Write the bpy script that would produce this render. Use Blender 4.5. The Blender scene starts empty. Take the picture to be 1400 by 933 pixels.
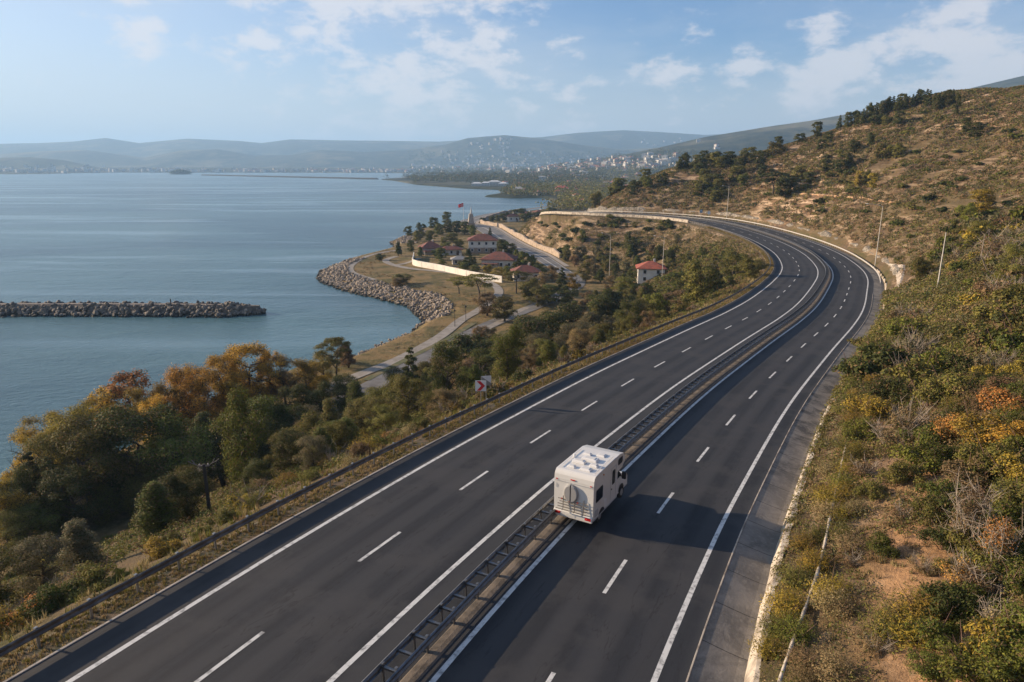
import bpy, math, random
import numpy as np
from mathutils import Vector

SC = bpy.context.scene
COL = SC.collection
rad = math.radians

# ------------------------------------------------------------------ camera
FPX, HOR, CAMZ = 933.0, 225.5, 44.0
TILT = math.atan((466.5 - HOR) / FPX)
cam = bpy.data.cameras.new('camera')
cam.sensor_fit = 'HORIZONTAL'; cam.sensor_width = 36.0; cam.lens = 36.0 * FPX / 1400.0
cam.clip_start = 0.5; cam.clip_end = 60000
camo = bpy.data.objects.new('camera', cam); COL.objects.link(camo)
camo.location = (0, 0, CAMZ); camo.rotation_euler = (math.pi / 2 - TILT, 0, 0)
SC.camera = camo

# ------------------------------------------------------------------ light
SUN_EL, SUN_AZ = 18.0, -75.0          # azimuth from +Y towards +X
sun = bpy.data.lights.new('sun', 'SUN'); sun.energy = 5.0; sun.angle = rad(0.55); sun.color = (1.0, 0.77, 0.53)
suno = bpy.data.objects.new('sun', sun); COL.objects.link(suno)
sd = Vector((math.sin(rad(SUN_AZ)) * math.cos(rad(SUN_EL)), math.cos(rad(SUN_AZ)) * math.cos(rad(SUN_EL)), math.sin(rad(SUN_EL))))
suno.rotation_euler = sd.to_track_quat('Z', 'Y').to_euler(); suno.location = (0, 0, 300)

class NT:
    """small node-tree helper"""
    def __init__(s, nt): s.t = nt; s.n = nt.nodes; s.l = nt.links
    def new(s, typ, **kw):
        n = s.n.new(typ)
        for k, v in kw.items(): setattr(n, k, v)
        return n
    def set(s, n, i, v):
        if v is None: return
        if hasattr(v, 'bl_rna') and isinstance(v, bpy.types.NodeSocket): s.l.new(v, n.inputs[i])
        else: n.inputs[i].default_value = v
    def math(s, op, a, b=None, c=None, clamp=False):
        n = s.new('ShaderNodeMath', operation=op); n.use_clamp = clamp
        s.set(n, 0, a); s.set(n, 1, b); s.set(n, 2, c); return n.outputs[0]
    def vmath(s, op, a, b=None):
        n = s.new('ShaderNodeVectorMath', operation=op); s.set(n, 0, a); s.set(n, 1, b); return n
    def mix(s, f, a, b, blend='MIX'):
        n = s.new('ShaderNodeMix', data_type='RGBA', blend_type=blend)
        s.set(n, 0, f); s.set(n, 6, a); s.set(n, 7, b); return n.outputs[2]
    def noise(s, vec, scale, detail=4, rough=0.55, dist=0.0):
        n = s.new('ShaderNodeTexNoise'); s.set(n, 'Vector', vec); n.inputs['Scale'].default_value = scale
        n.inputs['Detail'].default_value = detail; n.inputs['Roughness'].default_value = rough; n.inputs['Distortion'].default_value = dist
        return n.outputs[0]
    def ramp(s, f, a, b, lo=0.0, hi=1.0):
        n = s.new('ShaderNodeMapRange'); s.set(n, 0, f); s.set(n, 1, a); s.set(n, 2, b); s.set(n, 3, lo); s.set(n, 4, hi)
        n.interpolation_type = 'SMOOTHSTEP'; return n.outputs[0]
    def scale(s, vec, v):
        n = s.new('ShaderNodeVectorMath', operation='MULTIPLY'); s.set(n, 0, vec); n.inputs[1].default_value = v; return n.outputs[0]

W = bpy.data.worlds.new('World'); SC.world = W; W.use_nodes = True
t = NT(W.node_tree)
bg = W.node_tree.nodes['Background']
sky = t.new('ShaderNodeTexSky', sky_type='NISHITA'); sky.sun_disc = False
sky.sun_elevation = rad(SUN_EL); sky.sun_rotation = rad(SUN_AZ); sky.altitude = 50; sky.air_density = 1.0; sky.dust_density = 1.2; sky.ozone_density = 2.2
gen = t.new('ShaderNodeTexCoord').outputs['Generated']
sep = t.new('ShaderNodeSeparateXYZ'); t.l.new(gen, sep.inputs[0])
def skydir(px, py):
    u, v = (px - 700) / FPX, (py - 466.5) / FPX
    return Vector((u, math.cos(TILT) - v * math.sin(TILT), -math.sin(TILT) - v * math.cos(TILT))).normalized()
zden = t.math('ADD', t.math('MAXIMUM', sep.outputs[2], 0.0), 0.16)
cx = t.math('DIVIDE', sep.outputs[0], zden); cy = t.math('DIVIDE', sep.outputs[1], zden)
comb = t.new('ShaderNodeCombineXYZ'); t.l.new(cx, comb.inputs[0]); t.l.new(cy, comb.inputs[1])
puff = t.noise(t.scale(gen, (1.0, 1.0, 2.0)), 15.0, 9, 0.60, 0.1)
puff2 = t.noise(comb.outputs[0], 1.5, 5, 0.55)
veil = t.noise(t.scale(gen, (1.0, 1.0, 3.5)), 3.2, 6, 0.6, 0.4)
def blob(px, py, r):
    d = t.vmath('DISTANCE', gen, None); d.inputs[1].default_value = skydir(px, py)
    return t.ramp(d.outputs['Value'], r, 0.0)
mask = None
for px, py, r, k in [(560, 70, 0.30, 1.0), (1340, 70, 0.30, 1.0), (380, 40, 0.20, 0.85), (680, 90, 0.24, .8), (900, 95, 0.13, 0.8), (200, 10, 0.16, 0.8), (1150, 95, 0.15, 1.0), (1030, 95, 0.10, .8), (640, 20, .25, .7)]:
    b = t.math('MULTIPLY', blob(px, py, r), k)
    mask = b if mask is None else t.math('MAXIMUM', mask, b)
cov = t.math('ADD', t.math('MULTIPLY', puff, 0.90), t.math('MULTIPLY', puff2, 0.18))
cov = t.math('ADD', cov, t.math('MULTIPLY', mask, 0.20))
cloud = t.ramp(cov, 0.64, 0.80)
veilm = t.math('MULTIPLY', t.ramp(veil, 0.40, 0.75), t.math('ADD', t.math('MULTIPLY', mask, 0.7), 0.12), clamp=True)
# deck of thin high haze brightening the low sky towards the sun side
skyc = t.mix(1.0, sky.outputs[0], (0.66, 0.84, 1.10, 1), 'MULTIPLY')
lowmix = t.ramp(sep.outputs[2], 0.17, 0.0)
skyc = t.mix(t.math('MULTIPLY', lowmix, 0.86), skyc, (4.95, 5.05, 5.2, 1))
leftmix = t.ramp(sep.outputs[0], 0.25, -0.75)
skyc = t.mix(t.math('MULTIPLY', leftmix, 0.50), skyc, (5.9, 5.95, 6.0, 1))
skyc = t.mix(t.math('MULTIPLY', veilm, 0.60), skyc, (4.7, 4.9, 5.3, 1))
skyc = t.mix(t.math('MULTIPLY', cloud, 0.72), skyc, (6.3, 6.0, 6.0, 1))
t.l.new(skyc, bg.inputs[0]); bg.inputs[1].default_value = 0.080

vs = SC.view_settings; vs.view_transform = 'Standard'; vs.look = 'None'; vs.gamma = 1.0; vs.use_curve_mapping = False
vs.exposure = 0.86
cy_ = SC.cycles; cy_.max_bounces = 6; cy_.diffuse_bounces = 2; cy_.glossy_bounces = 2; cy_.transmission_bounces = 3; cy_.volume_bounces = 1
cy_.transparent_max_bounces = 4; cy_.use_denoising = True; cy_.caustics_reflective = False; cy_.caustics_refractive = False

# ------------------------------------------------------------------ geometry of the place
KN = np.array([-200, 0, 25, 45, 70, 100, 140, 190, 250, 300, 335, 352, 370, 400, 430, 480, 560, 1500.])
KD = np.array([12.0, 16.57, 18.02, 19.33, 21.04, 22.89, 24.69, 25.32, 25.1, 24.1, 23.8, 24.0, 24.8, 27.6, 32.5, 36, 38, 39])
def pix_dir(px, py):
    u, v = (px - 700) / FPX, (py - 466.5) / FPX
    return u, math.cos(TILT) - v * math.sin(TILT), -math.sin(TILT) - v * math.cos(TILT)
def gz(px, py, z):
    u, y, w = pix_dir(px, py); s = (z - CAMZ) / w
    return (u * s, y * s)
def project(x, y, z):
    """world point -> photo pixel (1400 x 933)"""
    x = np.asarray(x, float); y = np.asarray(y, float); z = np.asarray(z, float) - CAMZ
    f = y * math.cos(TILT) - z * math.sin(TILT); up = y * math.sin(TILT) + z * math.cos(TILT)
    f = np.maximum(f, 0.1)
    return 700 + FPX * x / f, 466.5 - FPX * up / f

def spline(P, step):
    P = np.array(P, float); out = []
    Q = np.vstack([2 * P[0] - P[1], P, 2 * P[-1] - P[-2]])
    for i in range(1, len(Q) - 2):
        p0, p1, p2, p3 = Q[i - 1], Q[i], Q[i + 1], Q[i + 2]
        n = max(2, int(np.linalg.norm(p2 - p1) / 0.5)); u = np.linspace(0, 1, n, endpoint=False)[:, None]
        out.append(0.5 * ((2 * p1) + (-p0 + p2) * u + (2 * p0 - 5 * p1 + 4 * p2 - p3) * u ** 2 + (-p0 + 3 * p1 - 3 * p2 + p3) * u ** 3))
    out.append(P[-1:]); A = np.vstack(out)
    for _ in range(3):
        A[3:-3] = (A[:-6] + A[1:-5] + A[2:-4] + A[3:-3] + A[4:-2] + A[5:-1] + A[6:]) / 7
    L = np.r_[0, np.cumsum(np.linalg.norm(np.diff(A, axis=0), axis=1))]
    s = np.arange(0, L[-1], step)
    return np.c_[np.interp(s, L, A[:, 0]), np.interp(s, L, A[:, 1])]
CL = spline([(-62, -110), (-34, -45), (-21, -16), (-12.9, 2), (-4.65, 20.4), (1.6, 33.3), (7.0, 43.5), (17.3, 61.8), (30.2, 82.7), (49.3, 113.0), (64.2, 140.4), (72.9, 157.5),
             (79.6, 174.3), (86.6, 197.8), (91.1, 223), (93.4, 247), (93.2, 266), (91.5, 285), (87, 304), (79, 320), (68, 333), (57, 342), (47.5, 350), (39.5, 360), (33.5, 373), (30.5, 390), (29.5, 415), (31, 445), (35, 480), (41, 520), (48, 560)], 1.0)
TAN = np.gradient(CL, axis=0); TAN /= np.linalg.norm(TAN, axis=1)[:, None]
NRM = np.c_[TAN[:, 1], -TAN[:, 0]]                    # to the right
CZ = CAMZ - np.interp(CL[:, 1], KN, KD)
CT = np.arange(len(CL)) * 1.0
T0 = int(np.argmin(np.abs(CL[:, 1])))                 # arc index abreast of the camera

def lateral(x, y, chunk=20000):
    """signed distance to the centre line (right +), arc index, road height"""
    x = np.asarray(x, float).ravel(); y = np.asarray(y, float).ravel()
    S = np.empty(len(x)); I = np.empty(len(x), int)
    C = CL[::2]
    for a in range(0, len(x), chunk):
        dx = x[a:a + chunk, None] - C[None, :, 0]; dy = y[a:a + chunk, None] - C[None, :, 1]
        k = np.argmin(dx * dx + dy * dy, axis=1); j = np.minimum(k * 2, len(CL) - 1)
        ax, ay = x[a:a + chunk] - CL[j, 0], y[a:a + chunk] - CL[j, 1]
        s = ax * NRM[j, 0] + ay * NRM[j, 1]; d = np.hypot(ax, ay)
        S[a:a + chunk] = np.where(s >= 0, 1, -1) * np.where(d > np.abs(s) + 4, d, np.abs(s)); I[a:a + chunk] = j
    return S, I
def rp(t, s, dz=0.0):
    """point at arc t (float), lateral s"""
    t = np.clip(np.asarray(t, float), 0, len(CL) - 1.001); i = t.astype(int); f = t - i
    c = CL[i] * (1 - f)[..., None] + CL[i + 1] * f[..., None]
    n = NRM[i] * (1 - f)[..., None] + NRM[i + 1] * f[..., None]
    z = CZ[i] * (1 - f) + CZ[i + 1] * f
    p = c + n * np.asarray(s, float)[..., None] if np.ndim(s) else c + n * s
    return np.c_[p, z + dz]

def vnoise(x, y, seed=0):
    """smooth value noise, vectorised"""
    xi = np.floor(x).astype(np.int64); yi = np.floor(y).astype(np.int64); fx = x - xi; fy = y - yi
    fx = fx * fx * (3 - 2 * fx); fy = fy * fy * (3 - 2 * fy)
    def h(a, b):
        n = (a * 374761393 + b * 668265263 + seed * 1274126177) & 0x7fffffff
        n = ((n ^ (n >> 13)) * 1274126177) & 0x7fffffff
        return ((n ^ (n >> 16)) & 0xffff) / 65535.0
    return (h(xi, yi) * (1 - fx) + h(xi + 1, yi) * fx) * (1 - fy) + (h(xi, yi + 1) * (1 - fx) + h(xi + 1, yi + 1) * fx) * fy
def fbm(x, y, seed=0, o=4):
    a, r, s = 0.5, 0, 0
    for i in range(o):
        r = r + a * vnoise(x * 2 ** i, y * 2 ** i, seed + i); s += a; a *= 0.5
    return r / s
def sstep(a, b, x):
    k = np.clip((x - a) / (b - a), 0, 1); return k * k * (3 - 2 * k)

COAST_PX = [(400, 507), (471, 496), (557, 459), (579, 441), (578, 437), (557, 419), (518, 409), (471, 398), (440, 386), (436, 380), (440, 371), (461, 362), (493, 353), (536, 342),
            (539, 337), (534, 332), (554, 325), (571, 316), (629, 307), (640, 304), (691, 294), (752, 287.5), (766, 280), (754, 276), (743, 271), (697, 271.5), (661, 269.5), (691, 264.5), (680, 260), (634, 258),
            (571, 253.2), (537, 247.3), (520, 246), (560, 243.2), (600, 239.8), (590, 237.6), (520, 236.6), (400, 236.4), (250, 236.3), (160, 236.2), (120, 236.8), (60, 238.2), (0, 238.6), (-150, 239)]
COAST = np.array([(-90, -300), (-95, 0), (-78, 50), (-67, 81), (-60.7, 105.6), (-54, 128)] + [gz(a, b, 0) for a, b in COAST_PX]
                 + [(-9000, 3400), (-14000, 15000), (14000, 15000), (9000, -300)])
def coast_sdf(x, y, chunk=8000):
    x = np.asarray(x, float).ravel(); y = np.asarray(y, float).ravel(); out = np.empty(len(x))
    A = COAST; B = np.roll(COAST, -1, axis=0); D = B - A; L2 = (D ** 2).sum(1)
    for a in range(0, len(x), chunk):
        X = x[a:a + chunk, None]; Y = y[a:a + chunk, None]
        k = np.clip(((X - A[:, 0]) * D[:, 0] + (Y - A[:, 1]) * D[:, 1]) / L2, 0, 1)
        d = np.sqrt(((X - A[:, 0] - k * D[:, 0]) ** 2 + (Y - A[:, 1] - k * D[:, 1]) ** 2).min(1))
        c = ((A[:, 1] > Y) != (B[:, 1] > Y)) & (X < (B[:, 0] - A[:, 0]) * (Y - A[:, 1]) / (B[:, 1] - A[:, 1] + 1e-12) + A[:, 0])
        out[a:a + chunk] = np.where(c.sum(1) % 2 == 1, d, -d)
    return out

RC = [gz(*q, 2.5) for q in [(662, 312), (684, 326), (707, 338), (735, 350), (767, 370), (790, 386)]]
road_pts = [(60, 760), (20, 680), (-14, 610), (-28, 555), (-34, 505)] + RC + [(14, 216), (-7, 176), (-22, 138), (-33, 112), (-47, 84)]
COASTROAD = spline(road_pts, 6.0)
def coast_road_dist(x, y):
    out = np.full(len(x), 1e3); k = np.where((np.abs(x) < 90) & (y > 90) & (y < 700))[0]
    for a in range(0, len(k), 20000):
        j = k[a:a + 20000]; out[j] = np.sqrt(((x[j, None] - COASTROAD[None, :, 0]) ** 2 + (y[j, None] - COASTROAD[None, :, 1]) ** 2).min(1))
    return out
HILL = np.array([(785, 272, 445), (830, 250, 480), (900, 226, 500), (960, 217, 480), (1010, 217, 460), (1060, 201, 450), (1110, 186, 440), (1150, 168, 430), (1200, 143, 410),
                 (1260, 131, 380), (1320, 125, 340), (1400, 106, 300), (1500, 80, 280), (1800, 60, 250), (2500, 50, 200)], float)
RIDGES = [  # forward distance, depth in front, depth behind, profile (photo px: skyline)
    (9000, 2600, 3000, [(-600, 205), (0, 197), (60, 196), (105, 194), (150, 189), (195, 196), (260, 190), (330, 193), (360, 196), (400, 191), (480, 192.5), (540, 193), (600, 194), (680, 190), (740, 188), (790, 182), (850, 178.5), (900, 181), (960, 185), (1100, 178), (1300, 180), (2200, 200)]),
    (6600, 1300, 2000, [(-600, 215), (0, 211), (60, 207), (120, 205), (200, 216), (250, 206), (300, 204), (350, 213), (400, 212), (440, 205), (500, 208), (560, 205), (610, 198), (640, 189), (690, 185), (740, 190), (790, 198), (850, 205), (930, 200), (1000, 196), (1100, 192), (1300, 190), (2200, 205)]),
    (4700, 420, 700, [(-400, 220), (0, 216), (45, 215), (90, 219), (130, 228), (165, 236), (200, 240), (2200, 260)]),
    (3300, 1250, 1500, [(-400, 250), (620, 246), (700, 236), (760, 228), (800, 220), (850, 212), (900, 202), (960, 188), (1050, 173), (1100, 166), (1140, 158.5), (1230, 139), (1300, 124), (1400, 99), (1600, 70), (2200, 60)]),
]
ROCKSLAB = None
def height(x, y):
    sh = np.shape(x); x = np.asarray(x, float).ravel(); y = np.asarray(y, float).ravel()
    far = np.hypot(x, y)
    dc = coast_sdf(x, y); s, it = lateral(x, y); zr = CZ[it]
    armour = sstep(183, 195, y) * (1 - sstep(300, 320, y)) * (x < -15)
    shore = np.clip(dc * (0.55 - 0.33 * armour), -3.5, 99)
    plain = 2.5 + 0.5 * (fbm(x / 40, y / 40, 3) - 0.5) * sstep(6, 25, dc) + 22 * sstep(1200, 6000, far) * sstep(0, 600, dc)
    z = np.minimum(shore, plain)
    # seaward embankment of the motorway
    inr = (far < 640)
    dl = -s - 13.2
    g = 0.30 * np.minimum(np.maximum(dl, 0), 2.5) + (0.50 + .38 * sstep(330, 350, y)) * np.maximum(dl - 2.5, 0)
    bank = zr - 0.35 - g + (fbm(x / 9, y / 9, 5) - 0.5) * np.clip(dl * 0.2, 0, 2.2) - 1.5 * sstep(25, 60, dl) * 0
    bank = np.minimum(bank, 2.4 + 1.15 * np.maximum(coast_road_dist(x, y) - 11.5, 0))
    z = np.where(inr & (s < 0), np.maximum(z, np.minimum(bank, 60) * sstep(-14, 2, dc) + z * (1 - sstep(-14, 2, dc))), z)
    # landward hill
    f = y * math.cos(TILT) + 20; px = np.where(y > 5, 700 + FPX * x / np.maximum(f, 1), np.where(x > 0, 2500, 0))
    HY = np.interp(px, HILL[:, 0], HILL[:, 2]); HP = np.interp(px, HILL[:, 0], HILL[:, 1])
    v = (HP - 466.5) / FPX; el = (-math.sin(TILT) - v * math.cos(TILT)) / (math.cos(TILT) - v * math.sin(TILT))
    Hr = CAMZ + HY * el
    dr = s - 12.1
    d = np.maximum(dr, 0)
    nearf = 1 - sstep(60, 130, y)
    g1 = np.where(d < 9, 0.34 * d, 3.06 + 0.62 * (d - 9)); g2 = np.where(d < 16, 0.72 * d, 11.5 + 0.50 * (d - 16))
    rough = (fbm(x / 26, y / 26, 11) - 0.5) * 9 * sstep(6, 40, d) + (fbm(x / 7, y / 7, 13, 3) - 0.5) * 2.4 * sstep(3, 15, d) + (fbm(x / 1.6, y / 1.6, 17, 3) - 0.5) * 0.5 * sstep(0.5, 4, d)
    rise = zr + 0.75 + g1 * nearf + g2 * (1 - nearf) + rough
    cap = Hr - 0.22 * np.maximum(y - HY, 0) + (fbm(x / 18, y / 18, 21) - 0.5) * 3
    k = 5.0
    hill = -k * np.log(np.exp(-np.clip(rise, -50, 300) / k) + np.exp(-np.clip(cap, -50, 300) / k))
    hill = np.where(y < 150, np.where(y < 90, rise, rise + (hill - rise) * sstep(90, 150, y)), hill)
    hill = np.minimum(hill, 110)
    hill = hill * (1 - sstep(600, 800, y)) + z * sstep(600, 800, y)
    use = (s > 0) & (y < 800)
    z = np.where(use, np.maximum(z, hill), z)
    # road bed kept below the pavement
    bed = (s > -13.2) & (s < 12.1) & (far < 640) & (y < 565)
    bedz = np.where(s > 9.6, zr - 0.9, zr - 0.5)
    z = np.where(bed, bedz, z)
    # far ridges
    fp = np.maximum(y, 1) * math.cos(TILT) + 12
    for Y, wf, wb, prof in RIDGES:
        pr = np.array(prof, float); px = 700 + FPX * x / fp
        nz = (fbm(x / (Y * .09), y / (Y * .09), int(Y)) - 0.5)
        P = np.interp(px, pr[:, 0], pr[:, 1]); v = (P - 466.5) / FPX
        el = (-math.sin(TILT) - v * math.cos(TILT)) / (math.cos(TILT) - v * math.sin(TILT))
        H = CAMZ + Y * el
        u = np.where(y < Y, (Y - y) / wf, (y - Y) / wb)
        u2 = np.clip(u + nz * 0.35 * sstep(0.05, 0.5, u), 0, 1)
        b = H * (1 - sstep(0, 1, u2)) ** 1.0
        gully = 1 - 0.16 * sstep(0.05, 0.6, u) * (fbm(x / (Y * .03), y / (Y * .05), int(Y) + 5))
        b = b * gully
        z = np.where((y > Y * 0.3) & (dc > 0), np.maximum(z, b * sstep(0, 120, dc)), z)
    return z.reshape(sh)

def hit(px, py, y0=12.0, y1=9000.0):
    """where the sight line through a photo pixel meets the terrain"""
    u, yy, w = pix_dir(px, py)
    r = np.geomspace(y0, y1, 900); s = r / yy
    h = height(u * s, r) - (CAMZ + w * s)
    k = np.argmax(h > 0)
    if k == 0: k = len(r) - 1 if h[0] < 0 else 1
    a, b = r[k - 1], r[k]; q = np.linspace(a, b, 30); sq = q / yy; hh = height(u * sq, q) - (CAMZ + w * sq)
    j = np.argmax(hh > 0) if (hh > 0).any() else 29
    return float(u * sq[j]), float(q[j]), float(CAMZ + w * sq[j])
def top_at(px, py, H, y0=25.0, y1=700.0, side=0):
    """ground point whose top, H metres up, is seen at the pixel"""
    u, yy, w = pix_dir(px, py); r = np.geomspace(y0, y1, 500); s = r / yy
    d = (CAMZ + w * s) - (height(u * s, r) + H)
    k = np.where((d[:-1] > 0) & (d[1:] <= 0))[0]
    if len(k) == 0: return None
    if side:
        sl, _ = lateral(u * s[k], r[k]); k = k[(sl * side > 14.5)]
        if len(k) == 0: return None
    k = k[0]; return float(u * s[k]), float(r[k]), float(height(u * s[k:k + 1], r[k:k + 1])[0])

# ------------------------------------------------------------------ mesh helpers
def mesh_np(name, V, F, mats, mi=None, attrs=None, smooth=False):
    """V (n,3); F list of (m,k) index arrays; one mesh"""
    me = bpy.data.meshes.new(name); V = np.asarray(V, np.float32)
    F = [np.asarray(f, np.int32) for f in (F if isinstance(F, list) else [F])]
    loops = np.concatenate([f.ravel() for f in F]); tot = np.concatenate([np.full(len(f), f.shape[1], np.int32) for f in F])
    me.vertices.add(len(V)); me.vertices.foreach_set('co', V.ravel())
    me.loops.add(len(loops)); me.loops.foreach_set('vertex_index', loops)
    me.polygons.add(len(tot)); me.polygons.foreach_set('loop_start', np.r_[0, np.cumsum(tot)[:-1]].astype(np.int32))
    try: me.polygons.foreach_set('loop_total', tot)
    except Exception: pass
    for m in (mats if isinstance(mats, list) else [mats]): me.materials.append(m)
    if mi is not None: me.polygons.foreach_set('material_index', np.asarray(mi, np.int32))
    me.polygons.foreach_set('use_smooth', np.full(len(tot), smooth))
    for k, v in (attrs or {}).items():
        v = np.asarray(v, np.float32)
        a = me.attributes.new(k, 'FLOAT' if v.ndim == 1 else 'FLOAT_VECTOR', 'POINT'); a.data.foreach_set('value' if v.ndim == 1 else 'vector', v.ravel())
    me.update(calc_edges=True)
    return me
def link(name, me, parent=None, loc=None, rz=None):
    o = bpy.data.objects.new(name, me); COL.objects.link(o)
    if parent is not None: o.parent = parent
    if loc is not None: o.location = loc
    if rz is not None: o.rotation_euler = (0, 0, rz)
    return o
def tag(o, label=None, cat=None, group=None, kind=None):
    if label: o['label'] = label
    if cat: o['category'] = cat
    if group: o['group'] = group
    if kind: o['kind'] = kind
    return o
def thing(name, label, cat, loc=(0, 0, 0), rz=0.0, group=None):
    o = bpy.data.objects.new(name, None); COL.objects.link(o); o.location = loc; o.rotation_euler = (0, 0, rz); o.empty_display_size = 0.3
    return tag(o, label, cat, group)

class MB:
    """collects shapes for one mesh"""
    def __init__(s): s.v = []; s.f = {}; s.n = 0; s.m = {}
    def add(s, V, F, m=0):
        V = np.asarray(V, float); F = np.asarray(F, int) + s.n; s.v.append(V); s.n += len(V)
        s.f.setdefault(F.shape[1], []).append(F); s.m.setdefault(F.shape[1], []).append(np.full(len(F), m)); return s
    def box(s, c, d, rz=0.0, m=0, taper=1.0):
        x, y, z = d[0] / 2, d[1] / 2, d[2] / 2
        V = np.array([(-x, -y, -z), (x, -y, -z), (x, y, -z), (-x, y, -z), (-x * taper, -y * taper, z), (x * taper, -y * taper, z), (x * taper, y * taper, z), (-x * taper, y * taper, z)])
        ca, sa = math.cos(rz), math.sin(rz); V = np.c_[V[:, 0] * ca - V[:, 1] * sa, V[:, 0] * sa + V[:, 1] * ca, V[:, 2]] + np.array(c)
        return s.add(V, [(0, 3, 2, 1), (4, 5, 6, 7), (0, 1, 5, 4), (1, 2, 6, 5), (2, 3, 7, 6), (3, 0, 4, 7)], m)
    def tube(s, P, R, n=6, m=0):
        P = np.array(P, float); R = np.broadcast_to(np.array(R, float), (len(P),)); T = np.gradient(P, axis=0)
        T /= np.linalg.norm(T, axis=1)[:, None] + 1e-9
        a = np.linspace(0, 2 * math.pi, n, endpoint=False); V = []
        up = np.array([0, 0, 1.0]) if abs(T[0, 2]) < 0.9 else np.array([1.0, 0, 0])
        for p, t_, r in zip(P, T, R):
            u = np.cross(t_, up); u /= np.linalg.norm(u) + 1e-9; w = np.cross(u, t_)
            V.append(p + r * (np.cos(a)[:, None] * u + np.sin(a)[:, None] * w))
        F = [(i * n + j, i * n + (j + 1) % n, (i + 1) * n + (j + 1) % n, (i + 1) * n + j) for i in range(len(P) - 1) for j in range(n)]
        s.add(np.vstack(V), F, m)
        c0 = np.vstack([V[0], P[:1]]); s.add(c0, [(j, (j + 1) % n, n) for j in range(n)], m)
        c1 = np.vstack([V[-1], P[-1:]]); s.add(c1, [((j + 1) % n, j, n) for j in range(n)], m); return s
    def prism(s, poly, y0, y1, m=0):
        """polygon in x,z extruded along y (fan-safe for convex)"""
        n = len(poly); V = [(p[0], y0, p[1]) for p in poly] + [(p[0], y1, p[1]) for p in poly]
        s.add(V, [(i, (i + 1) % n, n + (i + 1) % n, n + i) for i in range(n)], m)
        s.add(V, [tuple(range(n - 1, -1, -1))], m); s.add(V, [tuple(range(n, 2 * n))], m); return s
    def loft(s, rings, m=0, cap=True):
        R = [np.array(r, float) for r in rings]; n = len(R[0]); V = np.vstack(R)
        F = [(i * n + j, i * n + (j + 1) % n, (i + 1) * n + (j + 1) % n, (i + 1) * n + j) for i in range(len(R) - 1) for j in range(n)]
        s.add(V, F, m)
        if cap: s.add(R[0], [tuple(range(n - 1, -1, -1))], m); s.add(R[-1], [tuple(range(n))], m)
        return s
    def mesh(s, name, mats, smooth=False):
        ks = list(s.f); return mesh_np(name, np.vstack(s.v), [np.vstack(s.f[k]) for k in ks], mats, np.concatenate([np.concatenate(s.m[k]) for k in ks]), smooth=smooth)
    def build(s, name, mats, parent=None, smooth=False, loc=None, rz=None): return link(name, s.mesh(name, mats, smooth), parent, loc, rz)

def ribbon(t0, t1, sec, step=1.0, closed=False):
    """sweep a cross-section [(s, dz)...] along the road"""
    T = np.arange(t0, t1 + 1e-6, step); n = len(sec); V = np.stack([rp(T, a, b) for a, b in sec], 1).reshape(-1, 3)
    m = n if closed else n - 1
    i = np.arange(len(T) - 1)[:, None] * n; j = np.arange(m)[None]
    F = np.stack([i + j, i + (j + 1) % n, i + n + (j + 1) % n, i + n + j], -1).reshape(-1, 4)
    return V, F[:, ::-1]

# ------------------------------------------------------------------ materials
MATS = {}
def mat(name, color, rough=0.8, metal=0.0, spec=0.5, noise=None, bump=None, emit=None):
    if name in MATS: return MATS[name]
    m = bpy.data.materials.new(name); m.use_nodes = True; t = NT(m.node_tree); b = t.n['Principled BSDF']
    b.inputs['Roughness'].default_value = rough; b.inputs['Metallic'].default_value = metal; b.inputs['Specular IOR Level'].default_value = spec
    c = color + (1,) if len(color) == 3 else color
    b.inputs['Base Color'].default_value = c
    tc = t.new('ShaderNodeTexCoord').outputs['Object']
    if noise:   # (scale, second colour, lo, hi)
        sc, c2, lo, hi = noise
        t.l.new(t.mix(t.ramp(t.noise(tc, sc, 6, 0.6), lo, hi), c, c2 + (1,)), b.inputs['Base Color'])
    if bump:
        bn = t.new('ShaderNodeBump'); bn.inputs['Strength'].default_value = bump[1]; bn.inputs['Distance'].default_value = bump[2] if len(bump) > 2 else 0.05
        t.l.new(t.noise(tc, bump[0], 5, 0.6), bn.inputs['Height']); t.l.new(bn.outputs[0], b.inputs['Normal'])
    MATS[name] = m; return m
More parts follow.
